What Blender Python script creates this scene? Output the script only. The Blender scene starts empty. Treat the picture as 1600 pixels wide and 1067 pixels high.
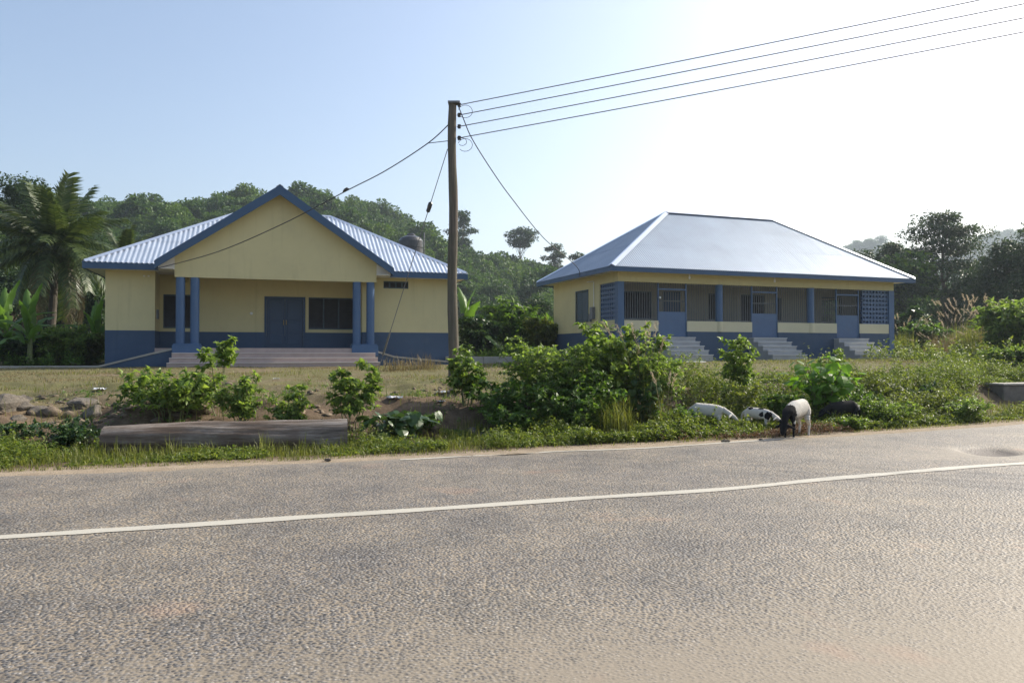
import bpy, bmesh, math, random
import numpy as np
from mathutils import Vector, Matrix

R = math.radians
rnd = random.Random(7)
rng = np.random.default_rng(11)
sc = bpy.context.scene
COL = sc.collection

# ------------------------------------------------------------------ camera
CAM_H, FPX, HOR = 1.35, 1200.0, 550.0
cam_d = bpy.data.cameras.new('camera'); cam = bpy.data.objects.new('camera', cam_d); COL.objects.link(cam)
cam_d.sensor_width = 36.0; cam_d.lens = 27.0; cam_d.clip_start = 0.05; cam_d.clip_end = 9000
cam.location = (0, 0, CAM_H)
cam.rotation_euler = (R(90) + math.atan((HOR - 533.5) / FPX), 0, 0)
sc.camera = cam

# ------------------------------------------------------------------ sky, sun, exposure
SUN_AZ, SUN_EL = 58.0, 36.0            # azimuth to the right of the viewing direction
world = bpy.data.worlds.new('World'); sc.world = world; world.use_nodes = True
nt = world.node_tree
bg = nt.nodes['Background']
sky = nt.nodes.new('ShaderNodeTexSky'); sky.sky_type = 'NISHITA'; sky.sun_disc = False
sky.sun_elevation = R(SUN_EL); sky.sun_rotation = R(SUN_AZ)
sky.air_density = 1.0; sky.dust_density = 3.0; sky.ozone_density = 1.0; sky.altitude = 100
nt.links.new(sky.outputs[0], bg.inputs[0]); bg.inputs[1].default_value = 0.13
sun_d = bpy.data.lights.new('sun', 'SUN'); sun = bpy.data.objects.new('sun', sun_d); COL.objects.link(sun)
sun_d.energy = 4.2; sun_d.angle = R(0.55); sun_d.color = (1.0, 0.93, 0.80)
sdir = Vector((math.sin(R(SUN_AZ)) * math.cos(R(SUN_EL)), math.cos(R(SUN_AZ)) * math.cos(R(SUN_EL)), math.sin(R(SUN_EL))))
sun.rotation_euler = sdir.to_track_quat('Z', 'Y').to_euler(); sun.location = (40, 20, 60)
sc.view_settings.view_transform = 'Standard'; sc.view_settings.look = 'None'
sc.view_settings.gamma = 1.0; sc.view_settings.use_curve_mapping = False
sc.view_settings.exposure = 0.75
sc.render.engine = 'CYCLES'
sc.cycles.use_denoising = True
sc.cycles.max_bounces = 6; sc.cycles.diffuse_bounces = 3; sc.cycles.glossy_bounces = 2
sc.cycles.transmission_bounces = 3; sc.cycles.transparent_max_bounces = 6; sc.cycles.volume_bounces = 0
sc.cycles.caustics_reflective = False; sc.cycles.caustics_refractive = False

# ------------------------------------------------------------------ helpers
def tag(o, label=None, cat=None, group=None, kind=None):
    if label: o['label'] = label
    if cat: o['category'] = cat
    if group: o['group'] = group
    if kind: o['kind'] = kind
    return o

def empty(name, loc, rz=0.0):
    o = bpy.data.objects.new(name, None); COL.objects.link(o)
    o.location = loc; o.rotation_euler = (0, 0, rz); o.empty_display_size = 0.3
    return o

def mesh_np(name, V, loops, sizes):
    """mesh from numpy: V (n,3); loops flat vertex ids; sizes = verts per face"""
    me = bpy.data.meshes.new(name)
    V = np.asarray(V, np.float32); loops = np.asarray(loops, np.int32).ravel(); sizes = np.asarray(sizes, np.int32)
    me.vertices.add(len(V)); me.vertices.foreach_set('co', V.ravel())
    me.loops.add(len(loops)); me.loops.foreach_set('vertex_index', loops)
    me.polygons.add(len(sizes))
    st = np.zeros(len(sizes), np.int32); st[1:] = np.cumsum(sizes)[:-1]
    me.polygons.foreach_set('loop_start', st)
    me.update(calc_edges=True); me.validate()
    return me

def obj(name, me, mat=None, parent=None, loc=(0, 0, 0), rot=(0, 0, 0), smooth=False):
    o = bpy.data.objects.new(name, me); COL.objects.link(o)
    if mat is not None and len(me.materials) == 0:
        for m in (mat if isinstance(mat, (list, tuple)) else [mat]): me.materials.append(m)
    o.location = loc; o.rotation_euler = rot
    if parent: o.parent = parent
    if smooth: me.polygons.foreach_set('use_smooth', [True] * len(me.polygons))
    return o

class MB:
    def __init__(s, dz=0.0): s.v = []; s.f = []; s.m = []; s.dz = dz
    def add(s, verts, faces, mi=0):
        b = len(s.v); s.v += [tuple(p) for p in verts]
        s.f += [tuple(b + i for i in f) for f in faces]; s.m += [mi] * len(faces); return s
    def box(s, x0, x1, y0, y1, z0, z1, mi=0):
        v = [(x0,y0,z0),(x1,y0,z0),(x1,y1,z0),(x0,y1,z0),(x0,y0,z1),(x1,y0,z1),(x1,y1,z1),(x0,y1,z1)]
        return s.add(v, [(3,2,1,0),(4,5,6,7),(0,1,5,4),(1,2,6,5),(2,3,7,6),(3,0,4,7)], mi)
    def hexa(s, p, mi=0):
        return s.add(p, [(3,2,1,0),(4,5,6,7),(0,1,5,4),(1,2,6,5),(2,3,7,6),(3,0,4,7)], mi)
    def tube(s, pts, rad, n=8, mi=0, cap=True):
        pts = [Vector(p) for p in pts]
        if not isinstance(rad, (list, tuple)): rad = [rad] * len(pts)
        rings = []; b = len(s.v); up = Vector((0, 0, 1)); prev = None
        for i, p in enumerate(pts):
            t = (pts[min(i+1, len(pts)-1)] - pts[max(i-1, 0)]).normalized()
            if prev is None:
                a = t.cross(up if abs(t.z) < .9 else Vector((1, 0, 0))).normalized()
            else:
                a = (prev - t * prev.dot(t)).normalized()
            prev = a; c = t.cross(a)
            for k in range(n):
                q = p + (a * math.cos(2*math.pi*k/n) + c * math.sin(2*math.pi*k/n)) * rad[i]
                s.v.append(tuple(q))
        for i in range(len(pts) - 1):
            for k in range(n):
                k2 = (k + 1) % n
                s.f.append((b+i*n+k, b+i*n+k2, b+(i+1)*n+k2, b+(i+1)*n+k)); s.m.append(mi)
        if cap:
            s.f.append(tuple(b + k for k in range(n))[::-1]); s.m.append(mi)
            s.f.append(tuple(b + (len(pts)-1)*n + k for k in range(n))); s.m.append(mi)
        return s
    def mesh(s, name):
        me = bpy.data.meshes.new(name)
        me.from_pydata([(a, b, c + s.dz) for a, b, c in s.v], [], s.f)
        if any(s.m): me.polygons.foreach_set('material_index', s.m)
        me.update(); return me
    def build(s, name, mat, parent=None, smooth=False, bevel=0.0, **k):
        o = obj(name, s.mesh(name), mat, parent, smooth=smooth, **k)
        if bevel:
            m = o.modifiers.new('bevel', 'BEVEL'); m.width = bevel; m.segments = 2; m.limit_method = 'ANGLE'
        return o

# value noise, vectorised
_tab = rng.random((256, 256))
def vnoise(x, y, s=1.0, o=0):
    x = np.asarray(x) / s + 37.3 * o; y = np.asarray(y) / s + 11.7 * o
    xi = np.floor(x).astype(int); yi = np.floor(y).astype(int); fx = x - xi; fy = y - yi
    fx = fx*fx*(3-2*fx); fy = fy*fy*(3-2*fy)
    g = lambda a, b: _tab[a % 256, b % 256]
    return (g(xi,yi)*(1-fx)+g(xi+1,yi)*fx)*(1-fy) + (g(xi,yi+1)*(1-fx)+g(xi+1,yi+1)*fx)*fy - 0.5

# ------------------------------------------------------------------ materials
def new_mat(name):
    m = bpy.data.materials.new(name); m.use_nodes = True
    return m, m.node_tree, m.node_tree.nodes['Principled BSDF']

def lk(t, a, b): t.links.new(a, b)

def noise(t, scale, detail=4, rough=.6, vec=None, dim='3D'):
    n = t.nodes.new('ShaderNodeTexNoise'); n.inputs['Scale'].default_value = scale
    n.inputs['Detail'].default_value = detail; n.inputs['Roughness'].default_value = rough
    if vec is not None: lk(t, vec, n.inputs['Vector'])
    return n

def ramp(t, fac, stops):
    r = t.nodes.new('ShaderNodeValToRGB'); e = r.color_ramp.elements
    while len(e) < len(stops): e.new(0.5)
    for k, (p, c) in enumerate(stops):
        e[k].position = p; e[k].color = (*c, 1) if len(c) == 3 else c
    lk(t, fac, r.inputs[0]); return r

def mixc(t, fac, a, b, mode='MIX'):
    m = t.nodes.new('ShaderNodeMix'); m.data_type = 'RGBA'; m.blend_type = mode
    for i, x in ((0, fac), (6, a), (7, b)):
        if isinstance(x, (int, float)): m.inputs[i].default_value = x
        elif isinstance(x, (tuple, list)): m.inputs[i].default_value = (*x, 1)
        else: lk(t, x, m.inputs[i])
    return m.outputs[2]

def M(name, col, rough=.7, metal=0., var=.12, scale=2.5, bump=0., bscale=60, dirt=None, dirt_amt=.5, spec=.4, streak=0.):
    m, t, p = new_mat(name)
    tc = t.nodes.new('ShaderNodeTexCoord')
    n = noise(t, scale, 6, .65, tc.outputs['Object'])
    a = tuple(c * (1 - var) for c in col); b = tuple(min(1, c * (1 + var)) for c in col)
    r = ramp(t, n.outputs['Fac'], [(.3, a), (.7, b)])
    out = r.outputs[0]
    if dirt:
        n2 = noise(t, scale * .7 + .3, 8, .75, tc.outputs['Object'])
        rr = ramp(t, n2.outputs['Fac'], [(.52, (0, 0, 0)), (.75, (1, 1, 1))])
        f = t.nodes.new('ShaderNodeMath'); f.operation = 'MULTIPLY'; f.inputs[1].default_value = dirt_amt
        lk(t, rr.outputs[0], f.inputs[0])
        out = mixc(t, f.outputs[0], out, dirt)
    if streak:                                        # faint rain runs down the plaster
        mp = t.nodes.new('ShaderNodeMapping'); mp.inputs['Scale'].default_value = (4, 4, .22); lk(t, tc.outputs['Object'], mp.inputs[0])
        n4 = noise(t, 1.0, 7, .7, mp.outputs[0]); r4 = ramp(t, n4.outputs['Fac'], [(.55, (0, 0, 0)), (.8, (streak,)*3)])
        out = mixc(t, r4.outputs[0], out, tuple(c*.5 for c in col))
    lk(t, out, p.inputs['Base Color'])
    p.inputs['Roughness'].default_value = rough; p.inputs['Metallic'].default_value = metal
    p.inputs['Specular IOR Level'].default_value = spec
    if bump:
        n3 = noise(t, bscale, 5, .6, tc.outputs['Object'])
        b_ = t.nodes.new('ShaderNodeBump'); b_.inputs['Strength'].default_value = bump; b_.inputs['Distance'].default_value = .02
        lk(t, n3.outputs['Fac'], b_.inputs['Height']); lk(t, b_.outputs[0], p.inputs['Normal'])
    return m

def leafmat(name, a, b, trans=.4, rough=.45, glow=(1.25, 1.3, .6), tree=False):
    m, t, p = new_mat(name)
    g = t.nodes.new('ShaderNodeNewGeometry')
    r = ramp(t, g.outputs['Random Per Island'], [(0., a), (.85, b), (1., tuple(min(1, x*1.25) for x in b))])
    c = r.outputs[0]
    if tree:
        oi = t.nodes.new('ShaderNodeObjectInfo')
        rr = ramp(t, oi.outputs['Random'], [(0, (.6, .68, .7)), (.5, (1, 1, 1)), (1, (1.35, 1.25, .9))])
        c = mixc(t, 1.0, c, rr.outputs[0], 'MULTIPLY')
    lk(t, c, p.inputs['Base Color']); p.inputs['Roughness'].default_value = rough
    p.inputs['Specular IOR Level'].default_value = .35
    tr = t.nodes.new('ShaderNodeBsdfTranslucent')
    lk(t, mixc(t, 1.0, c, glow, 'MULTIPLY'), tr.inputs['Color'])
    mx = t.nodes.new('ShaderNodeMixShader'); mx.inputs[0].default_value = trans
    lk(t, p.outputs[0], mx.inputs[1]); lk(t, tr.outputs[0], mx.inputs[2])
    lk(t, mx.outputs[0], t.nodes['Material Output'].inputs['Surface'])
    return m

MAT = {}
MAT['cream'] = M('cream_wall_paint', (.555, .495, .275), .8, streak=.35, var=.05, scale=.8, bump=.15, bscale=40, dirt=(.38, .33, .21), dirt_amt=.30)
MAT['cream_lo'] = M('pale_sill_paint', (.60, .55, .38), .8, var=.05, scale=.9, bump=.12, bscale=40, dirt=(.45, .40, .27), dirt_amt=.3)
MAT['blue'] = M('blue_dado_paint', (.040, .074, .135), .6, streak=.4, var=.10, scale=1.2, bump=.12, bscale=40, dirt=(.10, .12, .15), dirt_amt=.45)
MAT['blue_col'] = M('blue_column_paint', (.060, .118, .225), .5, var=.07, scale=2, dirt=(.12, .15, .2), dirt_amt=.3)
MAT['fascia'] = M('blue_fascia_paint', (.038, .085, .165), .45, var=.08, scale=2, dirt=(.09, .12, .17), dirt_amt=.3)
MAT['door'] = M('blue_door_paint', (.034, .064, .120), .45, var=.06, scale=2)
MAT['gate'] = M('blue_gate_paint', (.075, .130, .235), .5, var=.08, scale=2, dirt=(.11, .13, .17), dirt_amt=.3)
MAT['louvre'] = M('dark_louvre_glass', (.040, .040, .045), .25, var=.2, scale=3)
MAT['wdark'] = M('weathered_shutter', (.055, .085, .110), .55, var=.15, scale=3)
MAT['bar'] = M('grey_iron_bar', (.16, .17, .18), .55, var=.15, scale=4)
MAT['soffit'] = M('white_soffit_board', (.66, .63, .57), .8, var=.06, scale=2)
MAT['step'] = M('pinkish_step_tile', (.40, .31, .28), .5, var=.10, scale=3, dirt=(.30, .24, .19), dirt_amt=.5)
MAT['step2'] = M('grey_step_concrete', (.36, .36, .365), .75, var=.12, scale=2, bump=.2, dirt=(.30, .28, .25), dirt_amt=.5)
MAT['tread2_lit'] = M('concrete_tread_painted_light', (.58, .58, .57), .7, var=.08, scale=2, dirt=(.42, .40, .37), dirt_amt=.4)  # paler than the risers: light on the treads put into the colour
MAT['conc'] = M('worn_concrete', (.34, .32, .28), .85, var=.18, scale=3, bump=.4, bscale=50, dirt=(.20, .16, .11), dirt_amt=.6)
MAT['concd'] = M('stained_concrete', (.17, .15, .13), .9, var=.3, scale=4, bump=.6, bscale=40, dirt=(.07, .06, .05), dirt_amt=.7)
MAT['inner'] = M('shaded_veranda_cream', (.30, .29, .24), .85, var=.06, scale=1, dirt=(.22, .21, .18), dirt_amt=.4)  # greyer copy of the cream wall, veranda shade put into its colour
MAT['tread_lit'] = M('step_tread_painted_light', (.56, .50, .46), .5, var=.06)  # lighter than the step tile: bright lit tread edges painted in
MAT['floor'] = M('veranda_floor', (.25, .24, .23), .6, var=.1, scale=2)
MAT['roof'] = M('galvanised_sheet', (.70, .75, .80), .36, .70, var=.10, scale=.7, dirt=(.38, .42, .48), dirt_amt=.35)
MAT['roof_dull'] = M('dull_zinc_sheet', (.255, .315, .395), .50, .30, var=.10, scale=.6, dirt=(.21, .26, .33), dirt_amt=.5, spec=.35)
MAT['ridge'] = M('ridge_cap_sheet', (.66, .72, .80), .34, .8, var=.06, scale=1)
MAT['white'] = M('white_plastic', (.75, .75, .73), .4, var=.03)
MAT['brass'] = M('brass_handle', (.45, .33, .14), .35, .8, var=.08)
MAT['tank'] = M('black_plastic_tank', (.050, .052, .056), .34, var=.2, scale=3, dirt=(.14, .14, .14), dirt_amt=.4)  # grey dirt colour lightens the tank in place of its highlights
MAT['steel'] = M('dull_steel', (.20, .20, .20), .5, .6, var=.15)
MAT['wire'] = M('aluminium_wire', (.16, .16, .17), .6, .0, var=.1)
MAT['cable'] = M('black_cable', (.045, .045, .048), .6, var=.1)
MAT['rock'] = M('field_stone', (.125, .108, .088), .9, var=.4, scale=6, bump=.7, bscale=18, dirt=(.28, .22, .15), dirt_amt=.5)
MAT['litter'] = M('white_plastic_litter', (.7, .7, .7), .5, var=.05)
MAT['twig'] = M('dry_twig', (.16, .11, .07), .9, var=.2)
MAT['bark'] = M('tree_bark', (.11, .085, .06), .9, var=.3, scale=4, bump=.6, bscale=14)
MAT['palmbark'] = M('palm_bark', (.09, .077, .06), .9, var=.25, scale=6, bump=.6, bscale=18)
MAT['stem'] = M('green_stem', (.13, .15, .06), .7, var=.2, scale=6)

def grain_mat(name, cols, stretch, bump, dist):
    m, t, p = new_mat(name)
    tc = t.nodes.new('ShaderNodeTexCoord'); mp = t.nodes.new('ShaderNodeMapping')
    mp.inputs['Scale'].default_value = stretch; lk(t, tc.outputs['Object'], mp.inputs[0])
    n = noise(t, 1.0, 9, .7, mp.outputs[0])
    big = noise(t, 1.7, 4, .6, tc.outputs['Object'])
    r = ramp(t, n.outputs['Fac'], [(.28, cols[0]), (.5, cols[1]), (.72, cols[2])])
    r2 = ramp(t, big.outputs['Fac'], [(.4, (0, 0, 0)), (.62, (1, 1, 1))])
    lk(t, mixc(t, r2.outputs[0], r.outputs[0], cols[3], 'MIX') if len(cols) > 3 and False else mixc(t, r2.outputs[0], r.outputs[0], mixc(t, .55, r.outputs[0], cols[3])), p.inputs['Base Color'])
    p.inputs['Roughness'].default_value = .9; p.inputs['Specular IOR Level'].default_value = .2
    b = t.nodes.new('ShaderNodeBump'); b.inputs['Strength'].default_value = bump; b.inputs['Distance'].default_value = dist
    lk(t, n.outputs['Fac'], b.inputs['Height']); lk(t, b.outputs[0], p.inputs['Normal'])
    return m
MAT['pole'] = grain_mat('weathered_pole_wood', [(.06, .05, .04), (.13, .11, .09), (.19, .165, .135), (.10, .10, .07)], (22, 22, .8), .6, .02)
MAT['log'] = grain_mat('weathered_log_wood', [(.035, .027, .022), (.17, .145, .125), (.40, .37, .34), (.10, .065, .045)], (1.1, 11, 11), .9, .03)

MAT['leaf_lime'] = leafmat('lime_leaf', (.105, .175, .042), (.225, .300, .080), .5)
MAT['leaf_mid'] = leafmat('mid_green_leaf', (0.06, 0.125, 0.028), (0.13, 0.21, 0.042), 0.45)
MAT['leaf_dark'] = leafmat('dark_green_leaf', (0.028, 0.066, 0.024), (0.07, 0.12, 0.042), 0.32, .35)
MAT['leaf_big'] = leafmat('broad_leaf', (0.08, 0.18, 0.025), (0.165, 0.3, 0.04), 0.5, .4)
MAT['leaf_olive'] = leafmat('olive_leaf', (0.095, 0.13, 0.028), (0.19, 0.215, 0.048), 0.45)
MAT['leaf_tree'] = leafmat('tree_leaf', (.022, .050, .020), (.056, .092, .032), .28, .5)
MAT['leaf_forest'] = leafmat('forest_leaf', (.034, .082, .020), (.090, .150, .036), .30, .6, tree=True)
MAT['leaf_palm'] = leafmat('palm_leaf', (.036, .064, .022), (.090, .118, .040), .26, .38)
MAT['leaf_palm_dry'] = leafmat('dry_palm_leaf', (.10, .085, .045), (.17, .14, .075), .2, .6, glow=(1, .9, .7))
MAT['leaf_banana'] = leafmat('banana_leaf', (.050, .120, .022), (.110, .200, .040), .45, .35)
MAT['grass'] = leafmat('verge_grass_blade', (.080, .105, .024), (.210, .215, .060), .45, .5)
MAT['grass_dry'] = leafmat('dry_grass_blade', (.130, .115, .050), (.270, .215, .110), .35, .6, glow=(1.1, 1, .7))
MAT['weed'] = leafmat('verge_weed_leaf', (.075, .125, .024), (.200, .235, .050), .45, .5)
MAT['plume'] = leafmat('seed_plume', (.34, .28, .20), (.52, .46, .36), .45, .7, glow=(1, .95, .8))
MAT['brownplant'] = leafmat('withered_leaf', (.10, .065, .035), (.19, .12, .07), .3, .7, glow=(1, .8, .6))

# ------------------------------------------------------------------ ground
def road_c(x):                       # centre line, distance in front of the camera
    x = np.asarray(x, float); xc = np.clip(x, -14, 16)
    return 6.84 + .355*xc + .008*xc*xc + (x - xc) * (.355 + .016*xc)
def road_f(x):
    x = np.asarray(x, float); xc = np.clip(x, -14, 16)
    return 10.33 + .37*xc + .008*xc*xc + (x - xc) * (.37 + .016*xc)
def road_n(x): return road_c(x) - 5.0

def smooth(a): a = np.clip(a, 0, 1); return a*a*(3-2*a)

CRX = np.array([-900, -330, -230, -150, -118, -92, -71, -46, -31, -12, 10, 19, 40, 70, 110, 160, 400, 900.])
CRH = np.array([24, 28, 32, 33, 31, 31.5, 31.5, 33.5, 27, 17.5, 11.5, 10, 8.5, 8, 7, 7, 7, 7.])
def ground(x, y):
    x = np.asarray(x, float); y = np.asarray(y, float)
    d = (y - road_f(x)) * .93
    dn = (road_n(x) - y) * .93
    h = np.interp(d, [0, .5, 1.1, 1.9, 2.7, 3.2, 3.8, 5, 7, 12, 17, 25, 40, 75], [0, .02, -.03, -.12, .04, .34, .50, .57, .66, .77, .85, 1.0, 1.1, 1.6])
    h = h + .02 * np.clip(x, -4, 13) * smooth(d / 12)
    bank = smooth((d - .8) / 1.5) * (1 - smooth((d - 7) / 4))
    h = h + bank * (vnoise(x, y, 1.3, 1) * .26 + vnoise(x, y, .55, 2) * .17 + vnoise(x, y, .25, 19) * .07)
    h = h + smooth((d - .1) / 1.) * (vnoise(x, y, 2.7, 3) * .07 + vnoise(x, y, .33, 4) * .03)
    inside = (d < 0) & (dn < 0)
    edge = np.minimum(-d, -dn)
    h = np.where(inside, -.13 * smooth(edge / .5), h)
    h = np.where(dn >= 0, -.01 + vnoise(x, y, .8, 5) * .025 * smooth(dn / .4), h)
    # wooded ridge behind the houses, and two far hills
    h = h + np.interp(x, CRX, CRH) * smooth((y - 72) / 160) * np.where(d > 0, 1, 0)
    far = smooth((y - 300) / 120)
    for (cx, cy, hh, rx, ry) in ((335, 720, 74, 60, 120), (525, 820, 96, 62, 140), (660, 880, 84, 90, 150), (430, 860, 40, 80, 100), (200, 800, 25, 160, 120)):
        h = h + far * hh * np.exp(-((x-cx)/rx)**2 - ((y-cy)/ry)**2)
    h = h + smooth((y - 72) / 60) * (vnoise(x, y, 34, 6) * 7 + vnoise(x, y, 13, 7) * 2)
    return h

def axis(parts):
    out = []
    for a, b, s in parts: out += list(np.arange(a, b, s))
    return np.array(out + [parts[-1][1]])
gx = axis([(-3000, -900, 300), (-900, -240, 30), (-240, -40, 8), (-40, -13, .6), (-13, 14, .12), (14, 30, .5), (30, 60, 2), (60, 260, 10), (260, 900, 25), (900, 3000, 300)])
gy = axis([(-600, -60, 90), (-60, 0, 6), (0, 3, .5), (3, 18, .11), (18, 36, .45), (36, 80, 2), (80, 300, 8), (300, 1150, 22), (1150, 3500, 250)])
X, Y = np.meshgrid(gx, gy); Zg = ground(X, Y)
nx, ny = len(gx), len(gy)
idx = np.arange(nx*ny).reshape(ny, nx)
q = np.stack([idx[:-1, :-1], idx[:-1, 1:], idx[1:, 1:], idx[1:, :-1]], -1).reshape(-1, 4)
me = mesh_np('terrain', np.stack([X, Y, Zg], -1).reshape(-1, 3), q, np.full(len(q), 4))
D = ((Y - road_f(X)) * .93).ravel()
at_d = me.attributes.new('from_road', 'FLOAT', 'POINT'); at_d.data.foreach_set('value', D.astype(np.float32))
m, t, p = new_mat('terrain_soil')
geo = t.nodes.new('ShaderNodeNewGeometry'); P_ = geo.outputs['Position']
att = t.nodes.new('ShaderNodeAttribute'); att.attribute_name = 'from_road'
n1 = noise(t, .55, 6, .65, P_); n2 = noise(t, 5, 6, .7, P_); n3 = noise(t, 45, 4, .7, P_)
soil = ramp(t, n2.outputs['Fac'], [(.25, (.085, .062, .040)), (.5, (.17, .130, .085)), (.75, (.27, .215, .145))])
drygrass = ramp(t, n3.outputs['Fac'], [(.3, (.075, .080, .030)), (.55, (.14, .130, .058)), (.75, (.22, .19, .10))])
gmask = ramp(t, n1.outputs['Fac'], [(.36, (0, 0, 0)), (.52, (1, 1, 1))])
c1 = mixc(t, gmask.outputs[0], soil.outputs[0], drygrass.outputs[0])
mrb = t.nodes.new('ShaderNodeMapRange'); mrb.inputs[1].default_value = 5.0; mrb.inputs[2].default_value = 3.6; lk(t, att.outputs['Fac'], mrb.inputs[0])
earth = ramp(t, n2.outputs['Fac'], [(.3, (.070, .050, .034)), (.5, (.13, .092, .060)), (.72, (.20, .150, .100))])
c1 = mixc(t, mrb.outputs[0], c1, earth.outputs[0])
mr = t.nodes.new('ShaderNodeMapRange'); mr.inputs[1].default_value = 45; mr.inputs[2].default_value = 70
lk(t, att.outputs['Fac'], mr.inputs[0])
c2 = mixc(t, mr.outputs[0], c1, (.035, .050, .020))
# sandy shoulder along both road edges
mr2 = t.nodes.new('ShaderNodeMapRange'); mr2.inputs[1].default_value = .45; mr2.inputs[2].default_value = .1
lk(t, att.outputs['Fac'], mr2.inputs[0])
sand = ramp(t, n2.outputs['Fac'], [(.3, (.26, .205, .145)), (.7, (.37, .30, .22))])
c3 = mixc(t, mr2.outputs[0], c2, sand.outputs[0])
lk(t, c3, p.inputs['Base Color']); p.inputs['Roughness'].default_value = .95; p.inputs['Specular IOR Level'].default_value = .15
b = t.nodes.new('ShaderNodeBump'); b.inputs['Strength'].default_value = .6; b.inputs['Distance'].default_value = .03
lk(t, n3.outputs['Fac'], b.inputs['Height']); lk(t, b.outputs[0], p.inputs['Normal'])
terrain = obj('terrain', me, m, smooth=True); tag(terrain, kind='structure')

# road ribbon with ragged edges and a slight pothole
rx_ = axis([(-400, -40, 12), (-40, -10, .8), (-10, 14, .08), (14, 40, .6), (40, 400, 12)])
NT = 46
tt = np.linspace(0, 1, NT)
cN = road_n(rx_) + vnoise(rx_, rx_*0, .9, 8) * .35 + vnoise(rx_, rx_*0, .25, 9) * .12
cF = road_f(rx_) + vnoise(rx_, rx_*0+50, .8, 10) * .22 + vnoise(rx_, rx_*0, .22, 12) * .10
RX = np.repeat(rx_[:, None], NT, 1); RY = cN[:, None] + (cF - cN)[:, None] * tt[None]
edge = np.minimum(tt, 1 - tt)[None] * (cF - cN)[:, None]
RZ = .004 - .035 * (1 - smooth(edge / .10)) + vnoise(RX, RY, 1.7, 13) * .014 * smooth(edge / .5)
hole = np.exp(-((RX - 6.55)/.36)**4 - ((RY - 10.55 - .3*(RX-6.55))/.36)**4)
RZ = RZ - .075 * hole
ii = np.arange(RX.size).reshape(RX.shape)
q = np.stack([ii[:-1, :-1], ii[1:, :-1], ii[1:, 1:], ii[:-1, 1:]], -1).reshape(-1, 4)
me = mesh_np('road', np.stack([RX, RY, RZ], -1).reshape(-1, 3), q, np.full(len(q), 4))
dust = np.interp(road_c(RX) - RY, [2.3, 3.3, 4.2, 4.7], [0, .38, .8, 1.15]) + .55*np.clip(1 - (road_f(RX) - RY) / .75, 0, 1) + .5 * np.clip(np.exp(-((RX - 6.2)/1.5)**2 - ((RY - 10.3 - .3*(RX-6.2))/.6)**2), 0, 1)
a_ = me.attributes.new('dust', 'FLOAT', 'POINT'); a_.data.foreach_set('value', dust.ravel().astype(np.float32))
a_ = me.attributes.new('hole', 'FLOAT', 'POINT'); a_.data.foreach_set('value', hole.ravel().astype(np.float32))
m, t, p = new_mat('chip_seal_asphalt')
geo = t.nodes.new('ShaderNodeNewGeometry'); P_ = geo.outputs['Position']
vo = t.nodes.new('ShaderNodeTexVoronoi'); vo.inputs['Scale'].default_value = 46; lk(t, P_, vo.inputs['Vector'])
vo.inputs['Randomness'].default_value = 1
vo2 = t.nodes.new('ShaderNodeTexVoronoi'); vo2.inputs['Scale'].default_value = 105; lk(t, P_, vo2.inputs['Vector'])
stone = ramp(t, vo.outputs['Color'], [(.05, (.045, .045, .046)), (.4, (.118, .114, .110)), (.75, (.195, .185, .172)), (1, (.31, .295, .27))])
gap = ramp(t, vo.outputs['Distance'], [(.44, (0, 0, 0)), (.62, (1, 1, 1))])
ngap = noise(t, 1.4, 5, .65, P_); gcol = ramp(t, ngap.outputs['Fac'], [(.30, (.075, .066, .056)), (.60, (.235, .195, .145))])
c0 = mixc(t, gap.outputs[0], stone.outputs[0], gcol.outputs[0])
nb = noise(t, .45, 5, .6, P_); nm = noise(t, 2.6, 6, .7, P_); nf = noise(t, 90, 3, .7, P_)
fine = ramp(t, vo2.outputs['Color'], [(.1, (.62, .62, .63)), (.5, (1, 1, 1)), (.9, (1.42, 1.38, 1.3))])
c0 = mixc(t, 1.0, c0, fine.outputs[0], 'MULTIPLY')
tone = ramp(t, nb.outputs['Fac'], [(.3, (.86, .86, .9)), (.7, (1.18, 1.14, 1.06))])
c0 = mixc(t, 1.0, c0, tone.outputs[0], 'MULTIPLY')
ad = t.nodes.new('ShaderNodeAttribute'); ad.attribute_name = 'dust'
def math_(op, a, b_):
    n = t.nodes.new('ShaderNodeMath'); n.operation = op
    for i, x in enumerate((a, b_)):
        if isinstance(x, (int, float)): n.inputs[i].default_value = x
        else: lk(t, x, n.inputs[i])
    return n.outputs[0]
s1 = math_('ADD', math_('MULTIPLY', ad.outputs['Fac'], .62), math_('MULTIPLY', nm.outputs['Fac'], .50))
s2 = math_('ADD', s1, math_('MULTIPLY', vo.outputs['Distance'], .42))
s2 = math_('ADD', s2, math_('MULTIPLY', nb.outputs['Fac'], .22))
dm = ramp(t, s2, [(.62, (0, 0, 0)), (1.0, (1, 1, 1))])
dcol = ramp(t, nf.outputs['Fac'], [(.3, (.195, .164, .122)), (.7, (.275, .232, .175))])
c1 = mixc(t, dm.outputs[0], c0, dcol.outputs[0])
red = noise(t, .9, 4, .6, P_)
rm = ramp(t, red.outputs['Fac'], [(.61, (0, 0, 0)), (.72, (.5, .5, .5))])
c1 = mixc(t, rm.outputs[0], c1, (.31, .20, .14))
ah = t.nodes.new('ShaderNodeAttribute'); ah.attribute_name = 'hole'
hm = ramp(t, ah.outputs['Fac'], [(.2, (0, 0, 0)), (.55, (1, 1, 1))])
c1 = mixc(t, hm.outputs[0], c1, (.060, .045, .035))
lk(t, c1, p.inputs['Base Color']); p.inputs['Roughness'].default_value = .62; p.inputs['Specular IOR Level'].default_value = .35
hgt = math_('SUBTRACT', 1.0, vo.outputs['Distance'])
b = t.nodes.new('ShaderNodeBump'); b.inputs['Distance'].default_value = .011
inv = t.nodes.new('ShaderNodeMapRange'); inv.inputs[3].default_value = 1.0; inv.inputs[4].default_value = .16
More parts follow.
